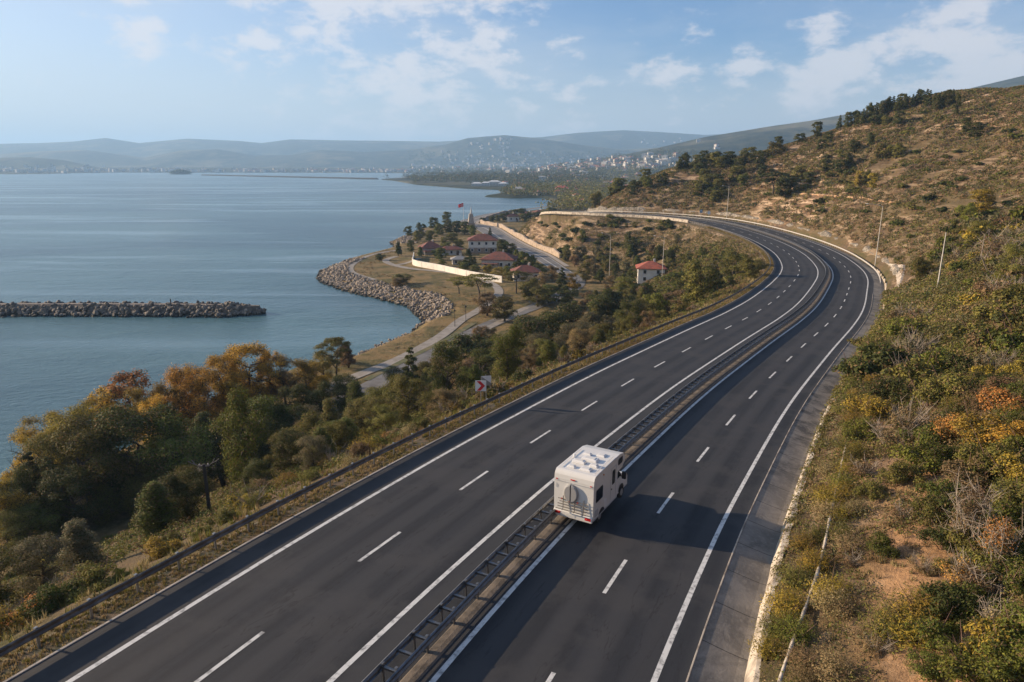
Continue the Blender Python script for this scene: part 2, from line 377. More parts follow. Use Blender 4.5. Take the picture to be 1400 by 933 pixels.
def leafmat(name, a, b_, hue=0.028):
    """two leaf colours mixed by a per-leaf tint, varied per plant"""
    m = bpy.data.materials.new(name); m.use_nodes = True; t = NT(m.node_tree); b = t.n['Principled BSDF']
    at = t.new('ShaderNodeAttribute'); at.attribute_name = 'tint'
    oi = t.new('ShaderNodeObjectInfo')
    f = t.math('ADD', t.math('MULTIPLY', at.outputs['Fac'], 0.8), t.math('MULTIPLY', oi.outputs['Random'], 0.5), clamp=True)
    c = t.mix(f, a + (1,), b_ + (1,))
    dryl = t.math('LESS_THAN', t.math('FRACT', t.math('MULTIPLY', at.outputs['Fac'], 17.3)), .16)
    c = t.mix(dryl, c, (.19, .13, .06, 1)); grnl = t.math('LESS_THAN', t.math('FRACT', t.math('MULTIPLY', at.outputs['Fac'], 29.7)), .16)
    c = t.mix(grnl, c, (.065, .078, .022, 1))
    hs = t.new('ShaderNodeHueSaturation'); t.l.new(c, hs.inputs['Color'])
    t.l.new(t.math('ADD', t.math('MULTIPLY', oi.outputs['Random'], hue), 0.5 - hue / 2), hs.inputs['Hue'])
    t.l.new(t.math('ADD', t.math('MULTIPLY', t.math('FRACT', t.math('MULTIPLY', oi.outputs['Random'], 7.31)), 0.5), 0.75), hs.inputs['Value'])
    t.l.new(hs.outputs[0], b.inputs['Base Color']); b.inputs['Roughness'].default_value = 0.75; b.inputs['Specular IOR Level'].default_value = 0.25
    tr = t.new('ShaderNodeBsdfTranslucent'); t.l.new(hs.outputs[0], tr.inputs[0])
    mx = t.new('ShaderNodeMixShader'); mx.inputs[0].default_value = 0.28
    t.l.new(b.outputs[0], mx.inputs[1]); t.l.new(tr.outputs[0], mx.inputs[2]); t.l.new(mx.outputs[0], t.n['Material Output'].inputs[0])
    MATS[name] = m; return m

# ground: earth, dry grass, far woodland by attribute masks
def ground_material():
    m = bpy.data.materials.new('ground_mat'); m.use_nodes = True; t = NT(m.node_tree); b = t.n['Principled BSDF']
    P = t.new('ShaderNodeNewGeometry').outputs['Position']
    def A(n):
        a = t.new('ShaderNodeAttribute'); a.attribute_name = n; return a.outputs['Fac']
    n1 = t.noise(P, 0.035, 6, 0.6); n2 = t.noise(P, 0.16, 8, 0.68, 0.6); n3 = t.noise(P, 1.3, 8, 0.7); n4 = t.noise(P, 6.0, 5, 0.7)
    dry = t.mix(t.ramp(n2, .35, .65), (.150, .110, .056, 1), (.085, .074, .036, 1))
    grn = t.mix(t.ramp(n3, .35, .65), (.060, .062, .022, 1), (.115, .098, .035, 1))
    dirt = t.mix(t.ramp(n3, .35, .7), (.27, .165, .095, 1), (.15, .095, .058, 1))
    brown = t.mix(t.ramp(n3, .35, .7), (.15, .10, .065, 1), (.08, .058, .040, 1))
    c = t.mix(t.ramp(n1, .42, .62), dry, brown)
    c = t.mix(t.math('MULTIPLY', t.ramp(n2, .48, .62), 0.75), c, grn)
    c = t.mix(t.math('MULTIPLY', A('dirt'), t.ramp(n2, .44, .56)), c, dirt)
    strata = t.noise(t.scale(P, (.10, .10, .75)), 1.0, 7, .7, .8)
    c = t.mix(t.math('MULTIPLY', t.math('MULTIPLY', t.ramp(strata, .50, .57), t.ramp(n1, .34, .48)), A('dirt')), c, t.mix(t.ramp(n3, .35, .65), (.64, .48, .33, 1), (.42, .29, .18, 1)))
    path = t.mix(t.ramp(n3, .3, .7), (.52, .30, .15, 1), (.30, .175, .095, 1))
    c = t.mix(t.math('MULTIPLY', A('path'), t.ramp(n3, .30, .45)), c, path)
    lawn = t.mix(t.ramp(n2, .4, .62), (.24, .165, .075, 1), (.105, .095, .038, 1))
    lawn = t.mix(t.math('MULTIPLY', t.ramp(n3, .5, .7), .5), lawn, (.30, .215, .11, 1))
    c = t.mix(A('lawn'), c, lawn)
    fn = t.noise(P, 0.012, 8, 0.7); fn2 = t.noise(P, 0.0022, 6, 0.65)
    wood = t.mix(t.ramp(fn, .4, .62), (.018, .026, .014, 1), (.060, .062, .032, 1))
    field = t.mix(t.ramp(fn, .35, .65), (.16, .135, .08, 1), (.10, .10, .055, 1))
    farc = t.mix(t.ramp(fn2, .50, .60), wood, field)
    c = t.mix(A('far'), c, farc)
    c = t.mix(t.math('MULTIPLY', t.ramp(n4, .45, .75), .35), c, t.mix(1.0, c, (.45, .42, .4, 1), 'MULTIPLY'))
    t.l.new(c, b.inputs['Base Color']); b.inputs['Roughness'].default_value = 0.95; b.inputs['Specular IOR Level'].default_value = 0.15
    bn = t.new('ShaderNodeBump'); bn.inputs['Strength'].default_value = 0.9; bn.inputs['Distance'].default_value = 0.35
    t.l.new(t.math('ADD', t.math('MULTIPLY', n2, 2.0), t.math('ADD', n3, t.math('MULTIPLY', n4, .25))), bn.inputs['Height']); t.l.new(bn.outputs[0], b.inputs['Normal'])
    return m

def sea_material():
    m = bpy.data.materials.new('sea_mat'); m.use_nodes = True; t = NT(m.node_tree); b = t.n['Principled BSDF']
    P = t.new('ShaderNodeNewGeometry').outputs['Position']
    big = t.noise(t.scale(P, (.0025, .0065, 0)), 1.0, 5, 0.55, 1.2)
    slick = t.ramp(t.noise(t.scale(P, (.0014, .010, 0)), 1.0, 5, 0.55, 2.6), .50, .64)
    deep = t.mix(t.ramp(big, .35, .65), (.030, .084, .110, 1), (.070, .150, .170, 1))
    t.l.new(deep, b.inputs['Base Color'])
    b.inputs['IOR'].default_value = 1.33
    t.l.new(t.math('ADD', t.math('MULTIPLY', slick, -.09), .26), b.inputs['Roughness'])
    w1 = t.noise(t.scale(P, (.35, .55, 0)), 1.0, 5, 0.62, .4); w2 = t.noise(t.scale(P, (.05, .085, 0)), 1.0, 4, 0.55, .6); w3 = t.noise(t.scale(P, (1.8, 2.6, 0)), 1.0, 3, 0.6)
    h = t.math('ADD', t.math('MULTIPLY', w1, .45), t.math('ADD', t.math('MULTIPLY', w2, 1.2), t.math('MULTIPLY', w3, .12)))
    bn = t.new('ShaderNodeBump'); bn.inputs['Distance'].default_value = 1.0
    t.l.new(t.math('ADD', t.math('MULTIPLY', slick, -.50), .70), bn.inputs['Strength'])
    t.l.new(h, bn.inputs['Height']); t.l.new(bn.outputs[0], b.inputs['Normal'])
    return m

def asphalt_material():
    m = bpy.data.materials.new('asphalt_mat'); m.use_nodes = True; t = NT(m.node_tree); b = t.n['Principled BSDF']
    P = t.new('ShaderNodeNewGeometry').outputs['Position']
    a = t.new('ShaderNodeAttribute'); a.attribute_name = 'lat'; s = a.outputs['Fac']
    a2 = t.new('ShaderNodeAttribute'); a2.attribute_name = 'arc'
    cm = t.new('ShaderNodeCombineXYZ'); t.l.new(s, cm.inputs[0]); t.l.new(a2.outputs['Fac'], cm.inputs[1])
    st = t.noise(t.scale(cm.outputs[0], (.9, .035, 0)), 1.0, 4, 0.6); fine = t.noise(P, 22, 3, 0.8); med = t.noise(P, .25, 6, 0.65)
    c = t.mix(t.ramp(st, .3, .7), (.014, .0155, .019, 1), (.028, .030, .035, 1))
    wear = t.math('ABSOLUTE', t.math('SINE', t.math('MULTIPLY', s, 1.72)))
    c = t.mix(t.math('MULTIPLY', t.ramp(wear, .35, 1.0), .60), c, (.046, .046, .049, 1))
    c = t.mix(t.math('MULTIPLY', t.ramp(med, .47, .62), .60), c, (.046, .045, .046, 1))
    c = t.mix(t.math('MULTIPLY', t.ramp(fine, .5, .8), .40), c, (.068, .067, .068, 1))
    crack = t.ramp(t.math('ABSOLUTE', t.math('SUBTRACT', t.noise(t.scale(cm.outputs[0], (.5, .06, 0)), 1.0, 5, .6, .3), .5)), .006, .0)
    c = t.mix(t.math('MULTIPLY', crack, .5), c, (.009, .009, .010, 1))
    t.l.new(c, b.inputs['Base Color']); b.inputs['Roughness'].default_value = 0.78; b.inputs['Specular IOR Level'].default_value = .35
    bn = t.new('ShaderNodeBump'); bn.inputs['Strength'].default_value = 0.35; bn.inputs['Distance'].default_value = 0.012; t.l.new(fine, bn.inputs['Height']); t.l.new(bn.outputs[0], b.inputs['Normal'])
    return m
M_GROUND = ground_material(); M_SEA = sea_material(); M_ASPH = asphalt_material()
M_PAINT = mat('road_paint', (.62, .62, .60), .6, noise=(3.5, (.20, .20, .195), .46, .72))
M_STEEL = mat('galvanised_steel', (.30, .31, .32), .45, .7, noise=(3.0, (.20, .20, .20), .4, .7))
M_STEEL_D = mat('weathered_rail_steel', (.12, .105, .092), .55, .5, noise=(2.0, (.24, .215, .19), .45, .7))
M_CONC = mat('concrete', (.42, .38, .33), .9, noise=(1.2, (.25, .22, .19), .45, .7), bump=(6, .4))
M_CONC_D = mat('ditch_concrete', (.20, .185, .165), .9, noise=(.9, (.085, .08, .072), .40, .62), bump=(3, .7, .06))
M_CONC_W = mat('pale_concrete', (.50, .44, .36), .9, noise=(.9, (.24, .20, .16), .42, .62), bump=(4, .4))
M_SOIL = mat('median_soil', (.17, .14, .11), .95, noise=(1.5, (.09, .075, .06), .4, .65), bump=(8, .6, .04))

# ------------------------------------------------------------------ terrain: one sheet to the horizon
def build_terrain():
    rf = 7.0 * np.exp(np.arange(0, 930) * math.log(15500 / 7.0) / 929)
    af = np.concatenate([np.linspace(-180, -46, 50)[:-1], np.linspace(-46, 46, 660), np.linspace(46, 180, 50)[1:]]); af = np.radians(af)
    R, A = np.meshgrid(rf, af, indexing='ij'); X = R * np.sin(A); Y = R * np.cos(A)
    Z = height(X, Y); n = len(af)
    V = np.c_[X.ravel(), Y.ravel(), Z.ravel()]
    i = np.arange(len(rf) - 1)[:, None] * n; j = np.arange(n - 1)[None]
    F = np.stack([i + j, i + j + 1, i + n + j + 1, i + n + j], -1).reshape(-1, 4)
    V = np.vstack([V, [(0, 0, float(height(np.array([0.]), np.array([0.]))[0]))]]); c = len(V) - 1
    T3 = np.stack([np.full(n - 1, c), np.arange(n - 1) + 1, np.arange(n - 1)], -1)
    x, y, z = V.T; s, it = lateral(x, y); dc = coast_sdf(x, y); far = np.hypot(x, y)
    lawn = ((s < -14) & (far < 640) & (z < 3.2) & (dc > 0)).astype(float)
    px, py = project(x, y, z)
    dirt = (.35 + 0.65 * sstep(.42, .60, fbm(x / 30, y / 30, 31))) * (s > 13) * sstep(120, 250, y)
    dirt = np.maximum(dirt, (s < -14) * (y > 250) * (z > 3.2) * (y < 620) * 0.5)
    dirt = np.maximum(dirt, .35 * (s > 13) * (y < 250))
    path = np.exp(-((s - 17.6 - .5 * np.sin(y / 5)) / 1.6) ** 2) * (y < 46) + .9 * np.exp(-((s - 14.2) / 1.0) ** 2) * (y > 35) * (y < 52)
    farm = sstep(600, 900, far)
    me = mesh_np('ground', V, [F[:, ::-1], T3[:, ::-1]], M_GROUND, attrs=dict(lawn=lawn, dirt=np.clip(dirt, 0, 1), path=np.clip(path, 0, 1), far=farm), smooth=True)
    o = link('ground', me); tag(o, kind='structure')
    return Z, math.log(15500 / 7.0) / 929
GRID_Z, GRID_DL = build_terrain()
height_exact = height
def height(x, y):
    """height of the terrain mesh itself, by bilinear look-up in its log-polar grid"""
    sh = np.shape(x); x = np.asarray(x, float).ravel(); y = np.asarray(y, float).ravel()
    r = np.hypot(x, y); a = np.degrees(np.arctan2(x, y)); ok = (np.abs(a) < 45.9) & (r > 7.1) & (r < 15300)
    i = np.clip(np.log(np.maximum(r, 7.01) / 7.0) / GRID_DL, 0, 928.99); j = 49 + np.clip((a + 46) / (92 / 659), 0, 658.99)
    i0 = i.astype(int); j0 = j.astype(int); fi = i - i0; fj = j - j0
    z = (GRID_Z[i0, j0] * (1 - fj) + GRID_Z[i0, j0 + 1] * fj) * (1 - fi) + (GRID_Z[i0 + 1, j0] * (1 - fj) + GRID_Z[i0 + 1, j0 + 1] * fj) * fi
    if not ok.all(): z[~ok] = height_exact(x[~ok], y[~ok])
    return z.reshape(sh)

def build_sea():
    rf = np.r_[0.01, np.geomspace(60, 16000, 60)]; a = np.linspace(0, 2 * math.pi, 97)[:-1]; n = 96
    R, A = np.meshgrid(rf, a, indexing='ij'); V = np.c_[(R * np.sin(A)).ravel(), (R * np.cos(A)).ravel(), np.zeros(R.size)]
    i = np.arange(len(rf) - 1)[:, None] * n; j = np.arange(n)[None]
    F = np.stack([i + j, i + n + j, i + n + (j + 1) % n, i + (j + 1) % n], -1).reshape(-1, 4)
    tag(link('sea', mesh_np('sea', V, F, M_SEA)), kind='structure')
build_sea()

TB, TE = max(T0 - 90, 1), len(CL) - 3
L1S, L3S, L4S, L6S = -9.75, -1.62, 1.62, 8.70
def build_road():
    def strip(name, secs, m, dz, t0=TB, t1=TE, step=1.0):
        sec = [(s, dz) for s in secs]; V, F = ribbon(t0, t1, sec, step); T = np.arange(t0, t1 + 1e-6, step)
        lat = np.tile(np.array(secs), len(T)); arc = np.repeat(T, len(secs))
        o = link(name, mesh_np(name, V, F, m, attrs=dict(lat=lat, arc=arc))); tag(o, kind='structure'); return o
    strip('motorway_seaward_carriageway', list(np.linspace(-11.65, 0.62, 9)), M_ASPH, 0.0)
    strip('motorway_landward_carriageway', list(np.linspace(1.15, 9.75, 8)), M_ASPH, 0.0)
    V, F = ribbon(TB, TE, [(-13.6, -.42), (-13.0, -.10), (-11.6, -.03)]); tag(link('verge', mesh_np('verge', V, F, mat('verge_earth', (.11, .075, .045), .95, noise=(1.8, (.055, .05, .025), .4, .6), bump=(6, .8, .06)))), kind='structure')
    V, F = ribbon(TB, TE, [(0.56, -.02), (0.64, .05), (0.9, .07), (1.1, .05), (1.2, -.02)]); tag(link('median_strip', mesh_np('median_strip', V, F, M_SOIL)), kind='structure')
    # painted markings: one sheet object per carriageway
    vs_, fs = [], []; n = 0
    def addstrip(a, b, t0, t1, step=1.0):
        nonlocal n
        V, F = ribbon(t0, t1, [(a, .005), (b, .005)], step); vs_.append(V); fs.append(F + n); n += len(V)
    for s in (L1S, L3S, L4S, L6S): addstrip(s - .11, s + .11, TB, TE)
    def dashes(s, px, py, L=3.3, per=9.2):
        x, y = gz(px, py, 26.5); 
        for _ in range(20): x, y = gz(px, py, CAMZ - np.interp(y, KN, KD))
        _, i = lateral([x], [y]); i = float(i[0]) + float((np.array([x, y]) - CL[i[0]]) @ TAN[i[0]])
        k = math.ceil((TB - i) / per)
        while i + k * per + L < TE: addstrip(s - .085, s + .085, i + k * per, i + k * per + L, L / 3 - 1e-4); k += 1
    dashes((L1S + L3S) / 2 - .1, 500, 775); dashes((L4S + L6S) / 2 + .15, 821, 806)
    tag(link('lane_markings', mesh_np('lane_markings', np.vstack(vs_), np.vstack(fs), M_PAINT)), kind='structure')
    # narrow pale kerb line along the seaward edge of the asphalt
    V, F = ribbon(TB, TE, [(-11.78, -.05), (-11.76, .03), (-11.66, .03), (-11.65, .0)]); tag(link('asphalt_edge_kerb', mesh_np('asphalt_edge_kerb', V, F, M_CONC)), kind='structure')
build_road()

def build_haze():
    m = bpy.data.materials.new('haze_mat'); m.use_nodes = True; t = NT(m.node_tree)
    t.n.remove(t.n['Principled BSDF']); v = t.new('ShaderNodeVolumePrincipled')
    v.inputs['Color'].default_value = (.42, .68, 1.0, 1); v.inputs['Density'].default_value = HAZE; v.inputs['Anisotropy'].default_value = 0.15
    t.l.new(v.outputs[0], t.n['Material Output'].inputs['Volume'])
    V = np.array([(-16500, -16500, -5), (16500, -16500, -5), (16500, 16500, -5), (-16500, 16500, -5), (-16500, -16500, 640), (16500, -16500, 640), (16500, 16500, 640), (-16500, 16500, 640)])
    o = link('haze', mesh_np('haze', V, np.array([(0, 3, 2, 1), (4, 5, 6, 7), (0, 1, 5, 4), (1, 2, 6, 5), (2, 3, 7, 6), (3, 0, 4, 7)]), m)); tag(o, kind='stuff')
HAZE = 1.2e-4
build_haze()

# ================================================================== structures
def at_road(t, s, dz=0.0): p = rp(np.array([float(t)]), s, dz)[0]; return (float(p[0]), float(p[1]), float(p[2]))
def hd(t): t = int(min(max(t, 0), len(CL) - 1)); return math.atan2(TAN[t, 1], TAN[t, 0])
def t_of(px, py, dz=0.0):
    x, y = gz(px, py, 26.)
    for _ in range(25): x, y = gz(px, py, CAMZ - np.interp(y, KN, KD) + dz)
    s, i = lateral([x], [y]); i = int(i[0]); return i + float((np.array([x, y]) - CL[i]) @ TAN[i])
def wpart(name, me, root): return link(name, me, root, loc=-root.location)

# ---- guard rails
def wbeam(s, face, t0, t1, z0=0.44, z1=0.79, step=1.0):
    """W profile; face = +1 looks to the right"""
    h = z1 - z0; pr = [(0, 0), (.055, .10), (.06, .22), (.0, .42), (.0, .58), (.06, .78), (.055, .90), (0, 1)]
    sec = [(s + face * a, z0 + h * b) for a, b in pr] + [(s + face * (a - .012), z0 + h * b) for a, b in reversed(pr)]
    if face < 0: sec = sec[::-1]
    return ribbon(t0, t1, sec, step, closed=True)
def post_mesh(name, h=0.72, m=None):
    b = MB(); b.box((0, 0, h / 2 - .15), (.10, .05, h + .3)); b.box((0, .03, h / 2 - .15), (.025, .012, h + .3)); b.box((0, 0, h + .085), (.13, .13, .035), taper=.8); b.box((0, 0, h + .03), (.05, .05, .08)); return b.mesh(name, m or M_STEEL)
def rail(name, label, s_list, t0, t1, mat_, spacing=2.0, spacer=False, post_mat=None, hi=0.79):
    p0 = at_road(max(t0, T0 + 22), s_list[0][0]); root = thing(name, label, 'guard rail', p0)
    pm = post_mesh('post', m=post_mat); posts = []
    for s, face in s_list:
        V, F = wbeam(s, face, t0, t1, z0=hi - .35, z1=hi); wpart('beam', mesh_np('beam', V, F, mat_), root)
        ts = np.arange(t0 + .5, t1, spacing)
        for t in ts: posts.append((t, s - face * .07))
    P = [(np.hypot(*at_road(t, s)[:2]) if at_road(t, s)[1] > 12 else 1e3 + t, t, s) for t, s in posts]; P.sort()
    for d, t, s in P[:100]:
        o = link('post', pm, root); q = at_road(t, s); o.location = Vector(q) - root.location; o.rotation_euler = (0, 0, hd(t))
    if len(P) > 100:
        b = MB()
        for d, t, s in P[100:]: q = at_road(t, s); b.box((q[0], q[1], q[2] + .3), (.10, .05, .9), hd(t))
        o = wpart('posts', b.mesh('posts', post_mat or M_STEEL), root); tag(o, kind='stuff')
    if spacer:
        sm = MB().box((0, 0, 0), (.07, .68, .10)).box((0, 0, .05), (.11, .66, .012)).mesh('spacer', post_mat or M_STEEL)
        ts = np.arange(t0 + .5, t1, 1.0); L = sorted((np.hypot(*at_road(t, 0)[:2]) if at_road(t, 0)[1] > 12 else 1e3 + t, t) for t in ts)
        c = (s_list[0][0] + s_list[1][0]) / 2
        for d, t in L[:100]:
            o = link('spacer', sm, root); q = at_road(t, c, hi - .17); o.location = Vector(q) - root.location; o.rotation_euler = (0, 0, hd(t))
        b = MB()
        for d, t in L[100:]: q = at_road(t, c, hi - .17); b.box(q, (.07, .68, .10), hd(t))
        tag(wpart('spacers', b.mesh('spacers', post_mat or M_STEEL), root), kind='stuff')
    return root
rail('guard_rail', 'dark steel guard rail edging the seaward side of the motorway above the trees', [(-12.55, 1)], TB, TE, M_STEEL_D)
M_RAILM = mat('median_rail_steel', (.20, .20, .205), .42, .7, noise=(3.0, (.12, .12, .12), .4, .7))
rail('median_barrier', 'double steel barrier with ladder-like spacers on the median between the two carriageways', [(0.02, -1), (0.74, 1)], TB, TE, M_RAILM, spacer=True, post_mat=M_RAILM)
T_WALL_END = t_of(1186, 400)
rail('guard_rail', 'pale guard rail round the outer edge of the far bend below the stone-faced slope', [(11.0, -1)], T_WALL_END + 12, TE, mat('pale_rail', (.55, .52, .48), .6, .2, noise=(2., (.38, .36, .33), .4, .7)), hi=0.86)

T_PAR = t_of(965, 304)
def parapet():
    r = thing('parapet', 'thin pale parapet line where the far motorway swings left above the brown slope', 'parapet', at_road(T_PAR, -12.7))
    V, F = ribbon(T_PAR, TE, [(-12.9, -.6), (-12.9, 1.0), (-12.5, 1.0), (-12.5, -.6)], 1.0, closed=True); wpart('wall_panel', mesh_np('wall_panel', V, F, M_CONC_W), r)
    V, F = ribbon(T_PAR, TE, [(-12.95, 1.003), (-12.95, 1.12), (-12.45, 1.12), (-12.45, 1.003)], 1.0, closed=True); wpart('coping', mesh_np('coping', V, F, M_CONC), r)
parapet()
# ---- concrete ditch and low wall on the landward side
def ditch_material():
    m = bpy.data.materials.new('ditch_mat'); m.use_nodes = True; t = NT(m.node_tree); b = t.n['Principled BSDF']
    a = t.new('ShaderNodeAttribute'); a.attribute_name = 'arc'; l = t.new('ShaderNodeAttribute'); l.attribute_name = 'lat'
    P = t.new('ShaderNodeNewGeometry').outputs['Position']
    n1 = t.noise(P, .55, 7, .7, .5); n2 = t.noise(P, 4.5, 7, .75); n3 = t.noise(P, .09, 3, .5)
    c = t.mix(t.ramp(n1, .38, .62), (.21, .19, .165, 1), (.055, .052, .048, 1))
    c = t.mix(t.math('MULTIPLY', t.ramp(n2, .52, .70), .8), c, (.27, .245, .215, 1))
    c = t.mix(t.math('MULTIPLY', t.ramp(n3, .45, .6), .5), c, (.25, .225, .195, 1))
    j = t.math('FRACT', t.math('ADD', t.math('DIVIDE', a.outputs['Fac'], 3.1), t.math('MULTIPLY', n2, .03)))
    j = t.ramp(t.math('ABSOLUTE', t.math('SUBTRACT', j, .5)), .014, .004)
    c = t.mix(t.math('MULTIPLY', j, .85), c, (.022, .02, .018, 1))
    t.l.new(c, b.inputs['Base Color']); b.inputs['Roughness'].default_value = .9
    bn = t.new('ShaderNodeBump'); bn.inputs['Strength'].default_value = .8; bn.inputs['Distance'].default_value = .05; t.l.new(t.math('ADD', n1, n2), bn.inputs['Height']); t.l.new(bn.outputs[0], b.inputs['Normal'])
    return m
M_DITCH = ditch_material()
def sweep_obj(name, sec_fn, t0, t1, m, step=.5, attrs=True):
    T = np.arange(t0, t1, step); S = [sec_fn(t) for t in T]; n = len(S[0]); V = np.vstack([rp(np.full(n, t), np.array([a for a, b in q]), np.array([b for a, b in q])) for t, q in zip(T, S)])
    i = np.arange(len(T) - 1)[:, None] * n; j = np.arange(n - 1)[None]; F = np.stack([i + j, i + n + j, i + n + j + 1, i + j + 1], -1).reshape(-1, 4)
    at = dict(arc=np.repeat(T, n), lat=np.tile([a for a, b in S[0]], len(T))) if attrs else None
    return mesh_np(name, V, F, m, attrs=at)
rr = random.Random(5)
def jig(t, k=0, a=.1): return a * (vnoise(np.array([t * .9]), np.array([k * 9.1]), 3)[0] - .5) * 2
def wdt(t):                                     # the paved margin widens towards the bend
    return float(np.interp(t, [T0, T0 + 60, T0 + 110, T0 + 150], [0, .35, 1.5, 2.0]))
o = link('ditch', sweep_obj('ditch', lambda t: [(9.74, -.02), (9.84, -.03), (10.5 + wdt(t) * .4, -.20), (11.2 + wdt(t) * .3, -.33), (11.75, -.36)], TB, TE, M_DITCH)); tag(o, 'stained concrete drainage ditch of jointed slabs beside the landward carriageway', 'ditch')
V, F = ribbon(TB, T_WALL_END, [(9.72, -.01), (9.73, .016), (9.78, .014), (9.79, -.03)], .5); tag(link('ditch_edge_line', mesh_np('ditch_edge_line', V, F, M_CONC_W)), kind='structure')
o = link('retaining_wall', sweep_obj('retaining_wall', lambda t: [(11.55 + jig(t) * .4, -.42), (11.66 + jig(t) * .4, .1), (11.92 + jig(t) * .5, .74 + jig(t, 1, .08)), (12.16 + jig(t, 2, .16), .78 + jig(t, 1, .08)), (12.35 + jig(t, 2, .2), .1)], TB, T_WALL_END - 2, M_CONC_W, attrs=False))
tag(o, 'low crumbling pale concrete wall between the ditch and the scrub bank', 'retaining wall')
def stone_mat():
    m = bpy.data.materials.new('stone_facing'); m.use_nodes = True; t = NT(m.node_tree); b = t.n['Principled BSDF']
    P = t.new('ShaderNodeNewGeometry').outputs['Position']; v = t.new('ShaderNodeTexVoronoi'); v.inputs['Scale'].default_value = .9; t.l.new(P, v.inputs['Vector'])
    v2 = t.new('ShaderNodeTexVoronoi', feature='DISTANCE_TO_EDGE'); v2.inputs['Scale'].default_value = .9; t.l.new(P, v2.inputs['Vector'])
    c = t.mix(t.ramp(t.noise(P, .3, 5), .4, .6), (.30, .255, .20, 1), (.19, .17, .14, 1))
    h = t.new('ShaderNodeHueSaturation'); t.l.new(c, h.inputs['Color']); sp = t.new('ShaderNodeSeparateColor'); t.l.new(v.outputs['Color'], sp.inputs[0]); t.l.new(t.math('ADD', t.math('MULTIPLY', sp.outputs[0], .6), .7), h.inputs['Value'])
    c = t.mix(t.ramp(v2.outputs['Distance'], .06, .0), h.outputs[0], (.07, .06, .05, 1)); t.l.new(c, b.inputs['Base Color']); b.inputs['Roughness'].default_value = .95
    bn = t.new('ShaderNodeBump'); bn.inputs['Strength'].default_value = .8; bn.inputs['Distance'].default_value = .15; t.l.new(t.ramp(v2.outputs['Distance'], 0, .15), bn.inputs['Height']); t.l.new(bn.outputs[0], b.inputs['Normal'])
    return m
M_STONE = stone_mat()
o = link('stone_revetment', sweep_obj('stone_revetment', lambda t: [(12.5, -.6), (12.9 + jig(t), .5), (13.9 + jig(t, 2, .2), 2.4 + jig(t * .3, 3, .9)), (14.6 + jig(t, 2, .2), 2.6 + jig(t * .3, 3, .9)), (15.9, .8)], T_WALL_END + 16, TE - 40, M_STONE, step=1., attrs=False))
tag(o, 'rough stone-faced foot of the cut slope behind the pale guard rail', 'retaining wall')
# pale concrete slabs leaning on the slope where the wall meets the bend
def slab(label, ta, tb, s0, s1, z0, z1, skew):
    root = None; b = MB(); q = []
    for (t, s, z) in [(ta, s0, z0), (tb, s0, z0), (tb + skew, s1, z1), (ta + skew * 1.6, s1, z1)]:
        p = np.array(at_road(t, s, z))
        q.append(p)
    nrm = np.cross(q[1] - q[0], q[3] - q[0]); nrm /= np.linalg.norm(nrm)
    if nrm[2] < 0: nrm = -nrm
    V = q + [p - nrm * .45 for p in q]
    b.add(V, [(0, 1, 2, 3), (7, 6, 5, 4), (0, 4, 5, 1), (1, 5, 6, 2), (2, 6, 7, 3), (3, 7, 4, 0)])
    o = b.build('concrete_slab', M_CONC_W); tag(o, label, 'retaining wall')
TS0, TS1 = t_of(1204, 370), t_of(1190, 428)
def sl_h(t): k = (t - TS1 + 1.5) / (TS0 - TS1 + 3); return float(np.interp(k, [0, .22, .27, .33, .75, 1], [.12, .62, .22, .55, 1.0, .45])) + .02 * jig(t, 5)
M_COURSE = mat('coursed_concrete', (.50, .43, .35), .9, noise=(.9, (.26, .215, .17), .40, .62), bump=(5, .6, .08))
o = link('concrete_slab', sweep_obj('concrete_slab', lambda t: [(11.9, -.35), (12.0, -.1), (12.0 + 3.2 * sl_h(t), 3.6 * sl_h(t)), (12.5 + 3.2 * sl_h(t), 3.55 * sl_h(t)), (13.2 + 3.2 * sl_h(t), -.4)], TS1 - 1.5, TS0 + 1.5, M_COURSE, attrs=False))
tag(o, 'large pale sloping concrete facing on the bank beside the end of the guard rail', 'retaining wall')

# ---- draped ribbons: coastal road, paths
def drape(name, pts, w, m, dz=.09, attrs=False, step=2.0, kerb=None):
    P = spline(pts, step); T = np.gradient(P, axis=0); T /= np.linalg.norm(T, axis=1)[:, None]; N = np.c_[T[:, 1], -T[:, 0]]
    ww = np.interp(np.linspace(0, 1, len(P)), np.linspace(0, 1, len(w)), w) if isinstance(w, (list, tuple)) else np.full(len(P), w)
    k = np.array([-1, -.5, 0, .5, 1]) ; XY = P[:, None, :] + N[:, None, :] * (ww[:, None] / 2 * k)[..., None]
    Z = height(XY[..., 0], XY[..., 1]); Z = np.maximum(Z, 2.3) if kerb is None else Z
    V = np.c_[XY.reshape(-1, 2), (Z + dz).ravel()]; n = 5
    i = np.arange(len(P) - 1)[:, None] * n; j = np.arange(n - 1)[None]; F = np.stack([i + j, i + n + j, i + n + j + 1, i + j + 1], -1).reshape(-1, 4)
    o = link(name, mesh_np(name, V, F[:, ::-1], m, attrs=dict(lat=np.tile(k, len(P)) * 3, arc=np.repeat(np.arange(len(P)) * step, n)))); tag(o, kind='structure'); return P, N, ww
M_ROAD2 = mat('old_asphalt', (.17, .165, .16), .9, noise=(.35, (.115, .11, .108), .4, .65), bump=(10, .3))
M_PATH = mat('path_concrete', (.30, .27, .235), .9, noise=(.6, (.22, .195, .165), .4, .65))
zz = 2.5
cp, cn, cw = drape('coastal_road', road_pts, [7, 9, 11, 13, 14, 14, 13, 9, 6, 5, 5, 5], M_ROAD2, .10)
